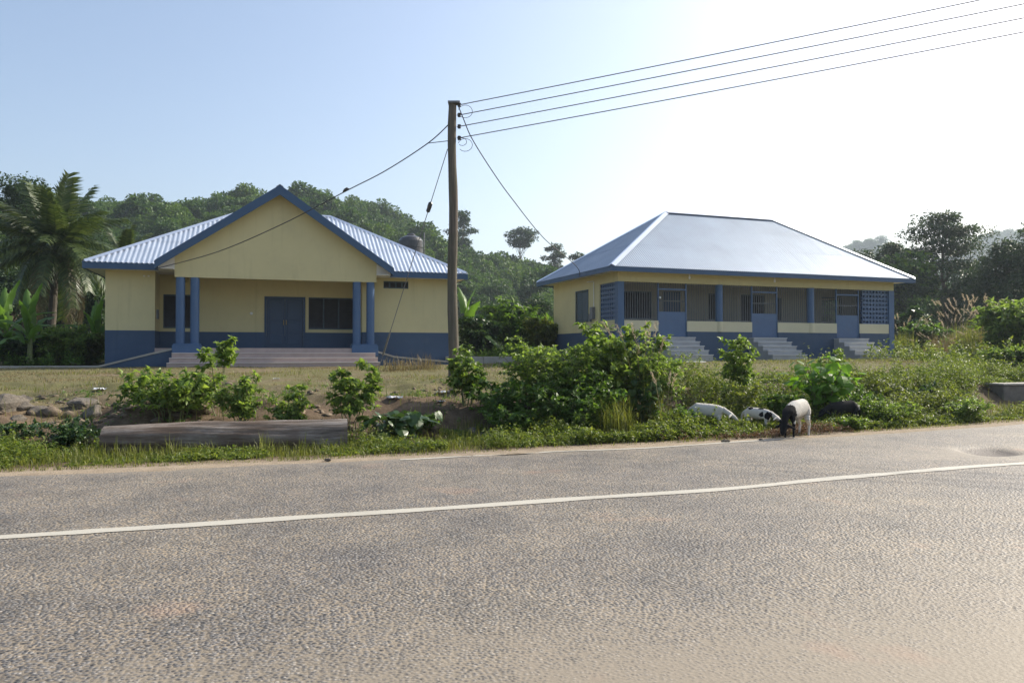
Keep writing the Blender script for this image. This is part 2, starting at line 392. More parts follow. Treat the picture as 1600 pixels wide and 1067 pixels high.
lk(t, dm.outputs[0], inv.inputs[0]); lk(t, inv.outputs[0], b.inputs['Strength'])
lk(t, hgt, b.inputs['Height']); lk(t, b.outputs[0], p.inputs['Normal'])
road = obj('road', me, m, smooth=True); tag(road, kind='structure')

# painted lines, laid a little above the asphalt, worn by noise
def line_mat(name, wear):
    m, t, p = new_mat(name)
    geo = t.nodes.new('ShaderNodeNewGeometry')
    n = noise(t, 26, 6, .75, geo.outputs['Position']); n2 = noise(t, 1.1, 3, .6, geo.outputs['Position'])
    a = t.nodes.new('ShaderNodeMath'); a.operation = 'ADD'; lk(t, n.outputs['Fac'], a.inputs[0]); lk(t, n2.outputs['Fac'], a.inputs[1])
    r = ramp(t, a.outputs[0], [(.3, (.24, .22, .18)), (1, (.42, .395, .335))])
    lk(t, r.outputs[0], p.inputs['Base Color']); p.inputs['Roughness'].default_value = .7
    al = ramp(t, a.outputs[0], [(wear, (0, 0, 0)), (wear + .05, (1, 1, 1))])
    lk(t, al.outputs[0], p.inputs['Alpha']); return m
def strip(name, xs, yc, half, zoff, mat):
    w = half + vnoise(xs, xs*0, .5, 14) * .035 + vnoise(xs, xs*0, .12, 15) * .02
    wob = vnoise(xs, xs*0, 1.6, 16) * .17
    ys = np.stack([yc + wob - w, yc + wob, yc + wob + w], 1)
    xx = np.repeat(xs[:, None], 3, 1)
    cn = np.interp(xs, rx_, cN); cf = np.interp(xs, rx_, cF); e = np.minimum(ys - cn[:, None], cf[:, None] - ys)
    zz = .004 + vnoise(xx, ys, 1.7, 13) * .014 * smooth(e / .5) - .035 * (1 - smooth(e / .10)) + zoff
    i = np.arange(xx.size).reshape(xx.shape)
    q = np.stack([i[:-1, :-1], i[1:, :-1], i[1:, 1:], i[:-1, 1:]], -1).reshape(-1, 4)
    return obj(name, mesh_np(name, np.stack([xx, ys, zz], -1).reshape(-1, 3), q, np.full(len(q), 4)), mat, road)
xs = axis([(-40, -10, .5), (-10, 14, .06), (14, 60, .5)])
strip('centre_line', xs, road_c(xs), .088, .005, line_mat('centre_line_paint', .62))
xs = axis([(-1.4, 4.6, .05)])
strip('edge_line', xs, road_f(xs) - .20, .05, .005, line_mat('edge_line_paint', .82))

def gz(x, y): return float(ground(x, y))
def px_x(px, z): return (px - 800) / FPX * z
def z_at(py, z): return CAM_H + (HOR - py) / FPX * z
def spot(px, z): x = px_x(px, z); return Vector((x, z, gz(x, z)))

# ------------------------------------------------------------------ building helpers
def wall_cells(mb, s0, s1, z0, z1, holes, th, mp, dado=None):
    """wall slab with rectangular openings, reveals included; mp(s, n, z) -> local point; material 1 below the dado line"""
    ss = sorted({s0, s1, *[h[0] for h in holes], *[h[1] for h in holes]}); ss = [s for s in ss if s0 <= s <= s1]
    zz = sorted({z0, z1, *([dado] if dado else []), *[h[2] for h in holes], *[h[3] for h in holes]}); zz = [z for z in zz if z0 <= z <= z1]
    def solid(i, j):
        if not (0 <= i < len(ss)-1 and 0 <= j < len(zz)-1): return False
        cs, cz = (ss[i]+ss[i+1])/2, (zz[j]+zz[j+1])/2
        return not any(h[0] < cs < h[1] and h[2] < cz < h[3] for h in holes)
    for i in range(len(ss)-1):
        for j in range(len(zz)-1):
            if not solid(i, j): continue
            a, b, c, d = ss[i], ss[i+1], zz[j], zz[j+1]
            mi = 1 if dado and (c+d)/2 < dado else 0
            Q = lambda *ps: mb.add([mp(*p) for p in ps], [(0, 1, 2, 3)], mi)
            Q((a,0,c),(b,0,c),(b,0,d),(a,0,d)); Q((b,th,c),(a,th,c),(a,th,d),(b,th,d))
            if not solid(i-1, j): Q((a,th,c),(a,0,c),(a,0,d),(a,th,d))
            if not solid(i+1, j): Q((b,0,c),(b,th,c),(b,th,d),(b,0,d))
            if not solid(i, j-1): Q((a,th,c),(b,th,c),(b,0,c),(a,0,c))
            if not solid(i, j+1): Q((a,0,d),(b,0,d),(b,th,d),(a,th,d))

def roof_slope(parent, dz, O, e, h, L, top, slope, rows, lo=lambda s: 0.0, pitch=.10, amp=.011, over=.05, mat='roof'):
    """corrugated slope in overlapping courses. O eave start, e along the eave, h horizontally up the slope"""
    O, e, h = Vector(O), Vector(e), Vector(h)
    n = int(L / pitch * 4); S = [L * k / n for k in range(n + 1)]
    S = sorted(set([0.0, L] + S))
    for r in range(len(rows) - 1):
        V, F = [], []
        prev = None
        for k, s in enumerate(S):
            a = max(rows[r] - (over if r == 0 else .0), lo(s) if lo(s) > 0 else -9); b = min(rows[r+1] + (.10 if r < len(rows)-2 else 0), top(s))
            if b <= a + 1e-4:
                prev = None; continue
            w = amp * math.sin(2 * math.pi * s / pitch) + rnd.uniform(-.0012, .0012)
            for run, lift in ((a, .003 * (r > 0) + .006), (b, .006)):
                q = O + e * s + h * run; V.append((q.x, q.y, q.z + slope * run + w + lift + .004*r + dz))
            if prev is not None: F.append((prev, prev + 2, prev + 3, prev + 1))
            prev = len(V) - 2
        if F:
            me = bpy.data.meshes.new('roof_sheet'); me.from_pydata(V, [], F); me.update()
            obj('roof_sheet', me, MAT[mat], parent, smooth=True)

def louvre(parent_house, name, dz, mp, s0, s1, z0, z1, panels, slat=.13, deep=.10, frame_mat='wdark', slat_mat='louvre'):
    """framed window with tilted glass blades, one child per blade"""
    f = MB(dz); t = .05
    P = lambda s, n, z: mp(s, n, z)
    def bx(a, b, n0, n1, c, d): f.hexa([P(a,n0,c),P(b,n0,c),P(b,n1,c),P(a,n1,c),P(a,n0,d),P(b,n0,d),P(b,n1,d),P(a,n1,d)])
    bx(s0, s1, .03, .12, z0, z0+t); bx(s0, s1, .03, .12, z1-t, z1)
    w = (s1 - s0) / panels
    for k in range(panels + 1):
        c = s0 + w*k; bx(max(s0, c - t/2), min(s1, c + t/2), .032, .118, z0+t, z1-t)
    win = f.build(name, MAT[frame_mat], parent_house)
    n = int((z1 - z0 - 2*t) / slat); hh = (z1 - z0 - 2*t) / n
    for k in range(panels):
        a, b = s0 + w*k + t/2 + .004, s0 + w*(k+1) - t/2 - .004
        for j in range(n):
            c = z0 + t + hh*j + .004; g = MB(dz)
            g.hexa([P(a,.05,c),P(b,.05,c),P(b,.058,c+.004),P(a,.058,c+.004),P(a,.095,c+hh*1.0),P(b,.095,c+hh*1.0),P(b,.103,c+hh*1.0+.002),P(a,.103,c+hh*1.0+.002)])
            g.build('louvre_blade', MAT[slat_mat], win)
    bk = MB(dz); bk.hexa([P(s0,.16,z0),P(s1,.16,z0),P(s1,.17,z0),P(s0,.17,z0),P(s0,.16,z1),P(s1,.16,z1),P(s1,.17,z1),P(s0,.17,z1)])
    bk.build('window_backing', MAT['louvre'], win)
    return win

# ------------------------------------------------------------------ gabled house
TH1 = R(17.8); B1 = .78
h1 = empty('gabled_house', (-14.9, 28.1, B1), TH1)
tag(h1, 'cream house with blue dado, gabled front porch on paired blue columns and wide steps', 'house')
dz = -B1
W1, D1, ZT, DADO = 12.9, 9.0, 4.36, 2.15
PW = 1.3                                            # porch back wall sits this far behind the wings
mb = MB(dz)
fr = lambda v0: (lambda s, n, z: (s, v0 + n, z))
wall_cells(mb, 0, 1.67, .55, ZT, [], .2, fr(0), DADO)
wall_cells(mb, 9.3, W1, .55, ZT, [(10.16, 11.18, 3.94, 4.24)], .2, fr(0), DADO)
wall_cells(mb, 1.47, 9.5, .55, ZT, [(1.8, 2.95, 2.28, 3.6), (5.55, 7.15, 1.5, 3.6), (7.28, 9.1, 2.28, 3.6)], .2, fr(PW), DADO)
side = lambda u0, sg: (lambda s, n, z: (u0 + sg*n, s, z))
wall_cells(mb, .2, D1, .55, ZT, [], .2, side(0, 1), DADO)
wall_cells(mb, .2, D1, .55, ZT, [], .2, side(W1, -1), DADO)
wall_cells(mb, .2, PW, .55, ZT, [], .2, side(1.67, -1), DADO)
wall_cells(mb, .2, PW, .55, ZT, [], .2, side(9.3, 1), DADO)
wall_cells(mb, .2, W1 - .2, .55, ZT, [], .2, lambda s, n, z: (s, D1 - n, z), DADO)
mb.build('wall', [MAT['cream'], MAT['blue']], h1)
g = MB(dz)                                           # gable wall over the porch
gl, gr, ga, zb, ze, zr = 2.44, 9.74, 6.09, 4.08, 4.60, 7.56
sl = (zr - ze) / 4.25
zl = zr - sl * (ga - gl) - .16
for v in (0,):
    fpts = [(gl, zb), (gr, zb), (gr, zl), (ga, zr - .16), (gl, zl)]
    V = [(u, -1.0, z) for u, z in fpts] + [(u, -.8, z) for u, z in fpts]
    g.add(V, [(0,1,2,3,4), (9,8,7,6,5), (0,5,6,1), (1,6,7,2), (2,7,8,3), (3,8,9,4), (4,9,5,0)])
g.box(gl, gl + .2, -.8, PW, zb, ZT - .004); g.box(gr - .2, gr, -.8, -.002, zb, ZT - .004)
g.build('gable_wall', MAT['cream'], h1)
# soffits
s_ = MB(dz)
s_.box(-.57, W1 + .57, -.57, D1 + .57, ZT, ZT + .02)
s_.box(1.95, 2.436, -1.37, -.573, ZT - .02, ZT); s_.box(9.744, 10.24, -1.37, -.573, ZT - .02, ZT); s_.box(2.642, 9.538, -.798, -.573, ZT - .02, ZT)
for sg in (-1, 1):
    tip, apex = ga + sg * 4.2, ga
    z0_, z1_ = ze - .14, zr - .14
    s_.hexa([(tip,-1.39,z0_),(apex,-1.39,z1_),(apex,-1.0,z1_),(tip,-1.0,z0_),(tip,-1.39,z0_+.02),(apex,-1.39,z1_+.02),(apex,-1.0,z1_+.02),(tip,-1.0,z0_+.02)])
    s_.hexa([(ga+sg*3.65,-1.002,ZT-.02),(ga+sg*4.2,-1.002,ZT-.02),(ga+sg*4.2,-.99,ZT-.02),(ga+sg*3.65,-.99,ZT-.02),
             (ga+sg*3.65,-1.002,ze-.14+sl*.5),(ga+sg*4.2,-1.002,ze-.13),(ga+sg*4.2,-.99,ze-.13),(ga+sg*3.65,-.99,ze-.14+sl*.5)])
s_.build('soffit', MAT['soffit'], h1)
# roof: hipped main roof and the porch gable
rf = MB(dz)
def hip_cap(mb, a, b, w=.13, t=.035):
    a, b = Vector(a), Vector(b); d = (b - a).normalized(); sd = d.cross(Vector((0, 0, 1))).normalized()
    dn = Vector((0, 0, -.055))
    mb.add([a - sd*w + dn, a + Vector((0,0,t)), a + sd*w + dn, b - sd*w + dn, b + Vector((0,0,t)), b + sd*w + dn], [(0,1,4,3), (1,2,5,4)])
eu0, eu1, ev0, ev1, zeave = -.6, W1 + .6, -.6, D1 + .6, 4.60
RUN = (ev1 - ev0) / 2; SLP = 2.92 / RUN; zrd = zeave + SLP * RUN
rA, rB = (eu0 + RUN, (ev0+ev1)/2, zrd + .02), (eu1 - RUN, (ev0+ev1)/2, zrd + .02)
for c, r_ in (((eu0, ev0), rA), ((eu0, ev1), rA), ((eu1, ev0), rB), ((eu1, ev1), rB)): hip_cap(rf, (*c, zeave + .02), r_)
hip_cap(rf, rA, rB)
hip_cap(rf, (ga, -1.44, zr + .02), (ga, 4.5, zr + .02))
roof1 = rf.build('roof', MAT['ridge'], h1)
L = eu1 - eu0; top = lambda s: min(s, RUN, L - s); rows = [0, 1.8, 3.6, RUN]
roof_slope(roof1, dz, (eu0, ev0, zeave), (1,0,0), (0,1,0), L, top, SLP, rows, pitch=.17, amp=.024)
roof_slope(roof1, dz, (eu1, ev1, zeave), (-1,0,0), (0,-1,0), L, top, SLP, rows, pitch=.17, amp=.024)
L2 = ev1 - ev0; top2 = lambda s: min(s, L2 - s)
roof_slope(roof1, dz, (eu0, ev1, zeave), (0,-1,0), (1,0,0), L2, top2, SLP, rows, pitch=.17, amp=.024)
roof_slope(roof1, dz, (eu1, ev0, zeave), (0,1,0), (-1,0,0), L2, top2, SLP, rows, pitch=.17, amp=.024)
glo = lambda s: max(0.0, (s - .8) * SLP / sl)
for sg in (-1, 1):
    roof_slope(roof1, dz, (ga + sg*4.25, -1.4, ze), (0,1,0), (-sg,0,0), 6.2, lambda s: 4.25, sl, [0, 2.1, 4.25], lo=glo, pitch=.17, amp=.024)
fa = MB(dz); fz0, fz1 = 4.34, 4.585
for a, b in ((eu0, 1.86), (10.32, eu1)): fa.box(a, b, ev0 - .03, ev0, fz0, fz1)
fa.box(eu0, eu1, ev1, ev1 + .03, fz0, fz1); fa.box(eu0 - .03, eu0, ev0 - .03, ev1 + .03, fz0, fz1 - .002); fa.box(eu1, eu1 + .03, ev0 - .03, ev1 + .03, fz0, fz1 - .002)
fa.build('fascia_board', MAT['fascia'], h1)
for sg in (-1, 1):
    bb = MB(dz); a, b = ga + sg*4.27, ga + sg*.0
    bb.hexa([(a,-1.44,ze-.27),(b,-1.44,zr-.34),(b,-1.40,zr-.34),(a,-1.40,ze-.27),(a,-1.44,ze+.02),(b,-1.44,zr+.03),(b,-1.40,zr+.03),(a,-1.40,ze+.02)])
    bb.box(min(a, a - sg*.04), max(a, a - sg*.04), -1.40, -.64, ze - .25, ze - .01)
    bb.build('bargeboard', MAT['fascia'], h1)
# porch floor, steps, plinths, columns
pf = MB(dz); pf.box(2.42, 9.3, -1.3, PW, .5, 1.497); pf.box(1.67, 2.418, -.03, PW, .5, 1.495); pf.box(9.3, 9.65, -1.3, -.002, .5, 1.496)
pf.build('porch_floor', MAT['step'], h1)
for k in range(3):
    z1_ = 1.5 - .175 * (k + 1); sp = MB(dz)
    sp.box(2.42 - .05*k, 9.62 + .05*k, -1.3 - .3*(k+1), -1.302 - .3*k, .45, z1_ - .03)
    so = sp.build('step', MAT['step'], h1, bevel=.006)
    np_ = MB(dz); np_.box(2.42 - .05*k, 9.62 + .05*k, -1.325 - .3*(k+1), -1.302 - .3*k, z1_ - .029, z1_); np_.build('tread', MAT['tread_lit'], so, bevel=.006)
for (a, b) in ((2.40, 3.36), (8.76, 9.76)):
    pl = MB(dz); pl.box(a, b, -1.36, -.60, 1.2, 1.60); pl.box(a + .03, b - .03, -1.30, -.64, 1.60, 1.66)
    pl.build('plinth', MAT['blue_col'], h1, bevel=.01)
for u in (2.63, 3.12, 8.99, 9.52):
    c = MB(dz); c.tube([(u,-.88,1.66),(u,-.88,zb)], .158, 28)
    c.build('column', MAT['blue_col'], h1)
# side ramps
for (pts, nm) in (([(2.40, 1.49), (1.7, 1.32), (.2, .92), (-.3, .80)], 'l'), ([(9.66, 1.42), (10.4, 1.20), (11.4, 1.10), (12.6, 1.0)], 'r')):
    rp = MB(dz); tp = MB(dz)
    for (a, za), (b, zb_) in zip(pts[:-1], pts[1:]):
        if a > b: a, za, b, zb_ = b, zb_, a, za
        rp.hexa([(a,-1.25,.4),(b,-1.25,.4),(b,-.04,.4),(a,-.04,.4),(a,-1.25,za-.07),(b,-1.25,zb_-.07),(b,-.04,zb_-.07),(a,-.04,za-.07)])
        tp.hexa([(a,-1.29,za-.068),(b,-1.29,zb_-.068),(b,-.03,zb_-.068),(a,-.03,za-.068),(a,-1.29,za),(b,-1.29,zb_),(b,-.03,zb_),(a,-.03,za)])
    r_ = rp.build('ramp', MAT['blue'], h1); tp.build('ramp_surface', MAT['conc'], r_)
# porch windows, doors
mpw = fr(PW)
louvre(h1, 'window', dz, mpw, 1.8, 2.95, 2.28, 3.6, 1)
louvre(h1, 'window', dz, mpw, 7.28, 9.1, 2.28, 3.6, 3)
louvre(h1, 'vent_window', dz, fr(0), 10.16, 11.18, 3.94, 4.24, 4, slat=.10)
df = MB(dz)
for a, b, c, d in ((5.55, 5.64, 1.5, 3.6), (7.06, 7.15, 1.5, 3.6), (5.64, 7.06, 3.51, 3.6)): df.box(a, b, PW - .03, PW + .15, c, d)
df.build('door_frame', MAT['door'], h1)
for k in range(2):
    a = 5.645 + k * .707; b = a + .70
    d_ = MB(dz); d_.box(a, b, PW + .03, PW + .075, 1.505, 3.505); dr = d_.build('door', MAT['door'], h1)
    for (c, d) in ((1.65, 2.05), (2.15, 2.55), (2.65, 3.4)):
        q_ = MB(dz); q_.box(a + .1, b - .1, PW + .008, PW + .029, c, d); q_.build('door_panel', MAT['door'], dr, bevel=.012)
    hd = MB(dz); hx = b - .05 if k == 0 else a + .05
    hd.tube([(hx, PW + .03, 2.45), (hx, PW - .03, 2.47), (hx, PW - .03, 2.63), (hx, PW + .03, 2.65)], .012, 6); hd.build('handle', MAT['brass'], dr)
lm = MB(dz); lm.tube([(5.05, PW - .001, 2.9), (5.05, PW - .03, 2.9), (5.05, PW - .05, 2.9)], [.06, .06, .03], 12); lm.build('light_switch', MAT['white'], h1)
for u_, l_ in ((1.30, .07), (1.45, .05)):
    bk = MB(dz); bk.tube([(u_, -.003, 4.17), (u_, -l_, 4.17)], .035, 8); bk.build('cable_bracket', MAT['soffit'], h1)
mt = MB(dz); mt.box(1.672, 1.74, .35, .60, 2.6, 2.95); mt.build('meter_box', MAT['bar'], h1)

# ------------------------------------------------------------------ hipped house with barred veranda
TH2 = R(20.0); B2 = 1.02
h2 = empty('hipped_house', (4.15, 30.0, B2), TH2)
tag(h2, 'long cream and blue house with barred veranda under a large hipped metal roof', 'house')
dz = -B2
W2, D2, FL, SILL, BAND, BEAM, ZT2 = 14.0, 6.4, 1.95, 2.60, 2.18, 4.12, 4.50
gates = [(1.80, 3.13), (6.29, 7.61), (10.75, 12.03)]
mb = MB(dz)
lw = MB(dz)
wall_cells(lw, 0.27, W2 - .30, .8, SILL, [(a, b, FL, 9) for a, b in gates], .2, fr(0), BAND)
lw.build('sill_wall', [MAT['cream_lo'], MAT['blue']], h2)
vw = MB(dz)
VD = 1.75
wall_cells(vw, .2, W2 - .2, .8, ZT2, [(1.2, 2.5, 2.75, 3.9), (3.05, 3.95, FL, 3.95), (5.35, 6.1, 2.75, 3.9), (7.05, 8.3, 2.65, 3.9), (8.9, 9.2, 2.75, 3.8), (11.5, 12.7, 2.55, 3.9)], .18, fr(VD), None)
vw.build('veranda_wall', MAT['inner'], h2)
sw = MB(dz)
sl0 = lambda s, n, z: (n, s, z)
wall_cells(sw, 1.62, D2, .8, ZT2, [(2.73, 3.86, 2.68, 3.94)], .2, sl0, BAND)
wall_cells(sw, 0.272, 1.62, .8, SILL + .02, [], .2, sl0, BAND)
sl1 = lambda s, n, z: (W2 - n, s, z)
wall_cells(sw, .302, D2, .8, ZT2, [(3.1, 4.6, 2.65, 3.95)], .2, sl1, BAND)
wall_cells(sw, .2, W2 - .2, .8, ZT2, [(9.0, 10.2, 2.65, 3.95)], .2, lambda s, n, z: (s, D2 - n, z), BAND)
sw.build('wall', [MAT['cream'], MAT['blue']], h2)
bm = MB(dz); bm.box(.0, W2, .0, .2, BEAM, ZT2); bm.box(.0, .2, .202, 1.618, BEAM, ZT2); bm.build('beam', MAT['cream'], h2)
ps = MB(dz); ps.box(-.012, .26, -.012, .27, .8, BEAM - .002); ps.build('corner_post', MAT['blue_col'], h2)
ps = MB(dz); ps.box(W2 - .29, W2 + .012, -.012, .30, .8, BEAM - .002); ps.build('corner_post', MAT['blue_col'], h2)
for u in (4.71, 9.39):
    c = MB(dz); c.tube([(u, .1, SILL + .002), (u, .1, BEAM - .002)], .165, 24); c.build('column', MAT['blue_col'], h2)
    c = MB(dz); c.tube([(u, .1, BAND), (u, .1, SILL)], .165, 24); c.build('column_base', MAT['cream_lo'], h2)
fl = MB(dz); fl.box(.2, W2 - .2, .2, VD, .8, FL - .003); fl.box(.2, W2 - .2, VD + .18, D2 - .2, .8, FL - .005); fl.build('veranda_floor', MAT['floor'], h2)
# iron grilles between sill and beam
def grille(a, b, z0, z1, v, sp=.105, rails=(.5,)):
    q_ = MB(dz); n = max(2, int((b - a) / sp))
    for k in range(n + 1):
        u = a + (b - a) * k / n; q_.box(u - .009, u + .009, v - .009, v + .009, z0, z1)
    for f_ in rails:
        z = z0 + (z1 - z0) * f_; q_.box(a, b, v + .0095, v + .02, z - .015, z + .015)
    q_.build('grille', MAT['bar'], h2)
xs_ = [.27, *sum([[a, b] for a, b in gates], []), W2 - .30]
for a, b in ((.27, 1.76), (3.17, 4.53), (4.89, 6.25), (7.65, 9.21), (9.57, 10.71)): grille(a, b, SILL, BEAM, .1, rails=(.03, .97))
for a, b in gates:
    gt = MB(dz)
    for c, d, e, f_ in ((a, a + .05, FL, BEAM), (b - .05, b, FL, BEAM), (a + .05, b - .05, 3.84, 3.90), (a + .05, b - .05, FL + .02, FL + .07)): gt.box(c, d, .04, .10, e, f_)
    go = gt.build('gate', MAT['gate'], h2)
    pn = MB(dz); pn.box(a + .05, b - .05, .055, .075, FL + .072, 2.97); pn.build('gate_panel', MAT['gate'], go)
    br = MB(dz); n = 11
    for k in range(1, n): u = a + .05 + (b - a - .1) * k / n; br.box(u - .009, u + .009, .06, .078, 2.972, 3.84)
    for k in range(1, n): u = a + .05 + (b - a - .1) * k / n; br.box(u - .009, u + .009, .06, .078, 3.90, BEAM)
    br.box(a + .05, b - .05, .079, .09, 3.38, 3.42); br.build('gate_bars', MAT['bar'], go)
# pierced breeze-block screens, each block its own piece
def block_mesh(w, h, t=.12):
    b_ = MB(0); n = 20
    out = []; inn = []
    for k in range(n):
        a = 2*math.pi*(k + .5)/n; c, s = math.cos(a), math.sin(a)
        f_ = 1 / max(abs(c), abs(s)); out.append((c*f_*w/2, s*f_*h/2))
        d_ = 1 / (abs(c) + abs(s)); inn.append((c*d_*w*.42, s*d_*h*.42))
    V = [(x, 0, z) for x, z in out] + [(x, 0, z) for x, z in inn] + [(x, t, z) for x, z in inn] + [(x, t, z) for x, z in out]
    F = []
    for k in range(n):
        k2 = (k+1) % n
        F += [(k, k2, n+k2, n+k), (n+k, n+k2, 2*n+k2, 2*n+k), (2*n+k, 2*n+k2, 3*n+k2, 3*n+k)]
    b_.add(V, F); return b_.mesh('breeze_block')
def screen(w0, w1, z0, z1, nu, nz, place, rotz):
    w, h = (w1 - w0) / nu, (z1 - z0) / nz
    me = block_mesh(w - .004, h - .004); me.materials.append(MAT['gate'])
    root = None
    for i in range(nu):
        for j in range(nz):
            x, y = place(w0 + w*(i + .5)); o = bpy.data.objects.new('breeze_block', me); COL.objects.link(o)
            o.parent = h2; o.location = (x, y, z0 + h*(j + .5) + dz); o.rotation_euler = (0, 0, rotz)
screen(.272, 1.618, SILL + .02, BEAM, 7, 8, lambda s: (.05, s), R(-90))
screen(12.22, 13.70, SILL, BEAM, 8, 8, lambda s: (s, .04), 0)
# back windows of the veranda
def barred(a, b, z0, z1, mp, name='window', leaf=False):
    f = MB(dz); t = .05
    def bx(a_, b_, n0, n1, c, d): f.hexa([mp(a_,n0,c),mp(b_,n0,c),mp(b_,n1,c),mp(a_,n1,c),mp(a_,n0,d),mp(b_,n0,d),mp(b_,n1,d),mp(a_,n1,d)])
    bx(a, b, .05, .10, z0, z0 + t); bx(a, b, .05, .10, z1 - t, z1); bx(a, a + t, .05, .10, z0 + t, z1 - t); bx(b - t, b, .05, .10, z0 + t, z1 - t)
    w_ = f.build(name, MAT['wdark'], h2)
    f = MB(dz)
    n = max(3, int((b - a) / .13))
    for k in range(1, n): u = a + (b - a) * k / n; bx(u - .010, u + .010, .06, .08, z0 + t, z1 - t)
    nz = 5
    for k in range(1, nz): z = z0 + (z1 - z0) * k / nz; bx(a + t, b - t, .081, .10, z - .012, z + .012)
    f.build('window_bars', MAT['bar'], w_)
    return w_
mv = fr(VD)
for a, b, c, d in ((1.2, 2.5, 2.75, 3.9), (5.35, 6.1, 2.75, 3.9), (7.05, 8.3, 2.65, 3.9), (8.9, 9.2, 2.75, 3.8)): louvre(h2, 'veranda_window', dz, mv, a, b, c, d, 2 if b - a > 1 else 1, slat=.16)
barred(11.5, 12.7, 2.55, 3.9, mv); barred(3.1, 4.6, 2.65, 3.95, sl1); barred(9.0, 10.2, 2.65, 3.95, lambda s, n, z: (s, D2 - n, z))
dd = MB(dz); dd.box(3.06, 3.94, VD + .05, VD + .1, FL, 3.94); dd.build('veranda_door', MAT['door'], h2)
# side window with shutters
for k in range(2):
    sh = MB(dz); a = 2.74 + k*.56; sh.box(.02, .07, a, a + .55, 2.69, 3.93)
    s2_ = sh.build('shutter', MAT['wdark'], h2)
    for j in range(12):
        q_ = MB(dz); z = 2.75 + j*.096; q_.hexa([(.006,a+.06,z),(.006,a+.49,z),(.019,a+.49,z+.02),(.019,a+.06,z+.02),(.008,a+.06,z+.01),(.008,a+.49,z+.01),(.019,a+.49,z+.085),(.019,a+.06,z+.085)])
        q_.build('shutter_slat', MAT['wdark'], s2_)
wf = MB(dz)
for (a, b, c, d) in ((2.66, 2.73, 2.62, 4.0), (3.86, 3.93, 2.62, 4.0), (2.73, 3.86, 3.94, 4.0), (2.73, 3.86, 2.62, 2.68)): wf.box(-.025, .02, a, b, c, d)
wf.build('window_frame', MAT['wdark'], h2)
# stairs
for a, b in gates:
    for k in range(5):
        st = MB(dz); z = FL - .174 * k - .004
        st.box(a - .18, b + .18, -.015 - .3*(k+1), -.015 - .3*k - (.002 if k else 0), .7, z - .032); so = st.build('step', MAT['step2'], h2, bevel=.006)
        tr_ = MB(dz); tr_.box(a - .20, b + .20, -.04 - .3*(k+1), -.042 - .3*k if k else -.015, z - .031, z); tr_.build('tread', MAT['tread2_lit'], so, bevel=.006)
# roof
eu0, eu1, ev0, ev1, zeave, zrd = -.6, W2 + .6, -.6, D2 + .6, 4.66, 7.62
R2 = (ev1 - ev0) / 2; E2 = 4.7; S2 = (zrd - zeave) / R2; SE = (zrd - zeave) / E2; vm = (ev0 + ev1) / 2
rf = MB(dz)
rA, rB = (eu0 + E2, vm, zrd + .02), (eu1 - E2, vm, zrd + .02)
for c, r_ in (((eu0, ev0), rA), ((eu0, ev1), rA), ((eu1, ev0), rB), ((eu1, ev1), rB)): hip_cap(rf, (*c, zeave + .02), r_, .17)
hip_cap(rf, rA, rB, .17)
roof2 = rf.build('roof', MAT['ridge'], h2)
L = eu1 - eu0; top = lambda s: min(s * R2/E2, R2, (L - s) * R2/E2)
rows = [0, 1.35, 2.65, R2]
roof_slope(roof2, dz, (eu0, ev0, zeave), (1,0,0), (0,1,0), L, top, S2, rows, mat='roof_dull')
roof_slope(roof2, dz, (eu1, ev1, zeave), (-1,0,0), (0,-1,0), L, top, S2, rows, mat='roof_dull')
L2 = ev1 - ev0; top2 = lambda s: min(s, L2 - s) * E2/R2; rows = [0, 1.7, 3.3, E2]
roof_slope(roof2, dz, (eu0, ev1, zeave), (0,-1,0), (1,0,0), L2, top2, SE, rows, mat='roof_dull')
roof_slope(roof2, dz, (eu1, ev0, zeave), (0,1,0), (-1,0,0), L2, top2, SE, rows, mat='roof_dull')
fa = MB(dz); z0_, z1_ = 4.44, 4.645
fa.box(eu0, eu1, ev0 - .03, ev0, z0_, z1_); fa.box(eu0, eu1, ev1, ev1 + .03, z0_, z1_)
fa.box(eu0 - .03, eu0, ev0 - .03, ev1 + .03, z0_, z1_ - .002); fa.box(eu1, eu1 + .03, ev0 - .03, ev1 + .03, z0_, z1_ - .002)
fa.build('fascia_board', MAT['fascia'], h2)
sf = MB(dz); sf.box(eu0 + .002, eu1 - .002, ev0 + .002, ev1 - .002, ZT2, ZT2 + .02); sf.build('soffit', MAT['soffit'], h2)
for u in (3.05, 7.2):
    bl = MB(dz); bl.tube([(u, -.3, ZT2), (u, -.3, 4.40), (u, -.3, 4.38), (u, -.3, 4.30), (u, -.3, 4.26)], [.02, .02, .035, .04, .015], 10); bl.build('light_bulb', MAT['white'], h2)
bl = MB(dz); bl.tube([(1.86, .03, 3.52), (1.86, -.03, 3.52), (1.86, -.06, 3.52)], [.03, .05, .03], 10); bl.build('light_bulb', MAT['white'], h2)
mt = MB(dz); mt.box(-.14, -.002, 2.02, 2.28, 2.72, 3.22); mt.box(-.10, -.002, 2.33, 2.47, 2.62, 2.95); mt.build('meter_box', MAT['bar'], h2)
cp = MB(dz); cp.tube([(-.03, 2.1, 3.22), (-.03, 2.1, 4.26), (-.03, 2.16, 4.30), (-.03, 2.75, 4.31)], .018, 8); cp.build('conduit', MAT['white'], h2)

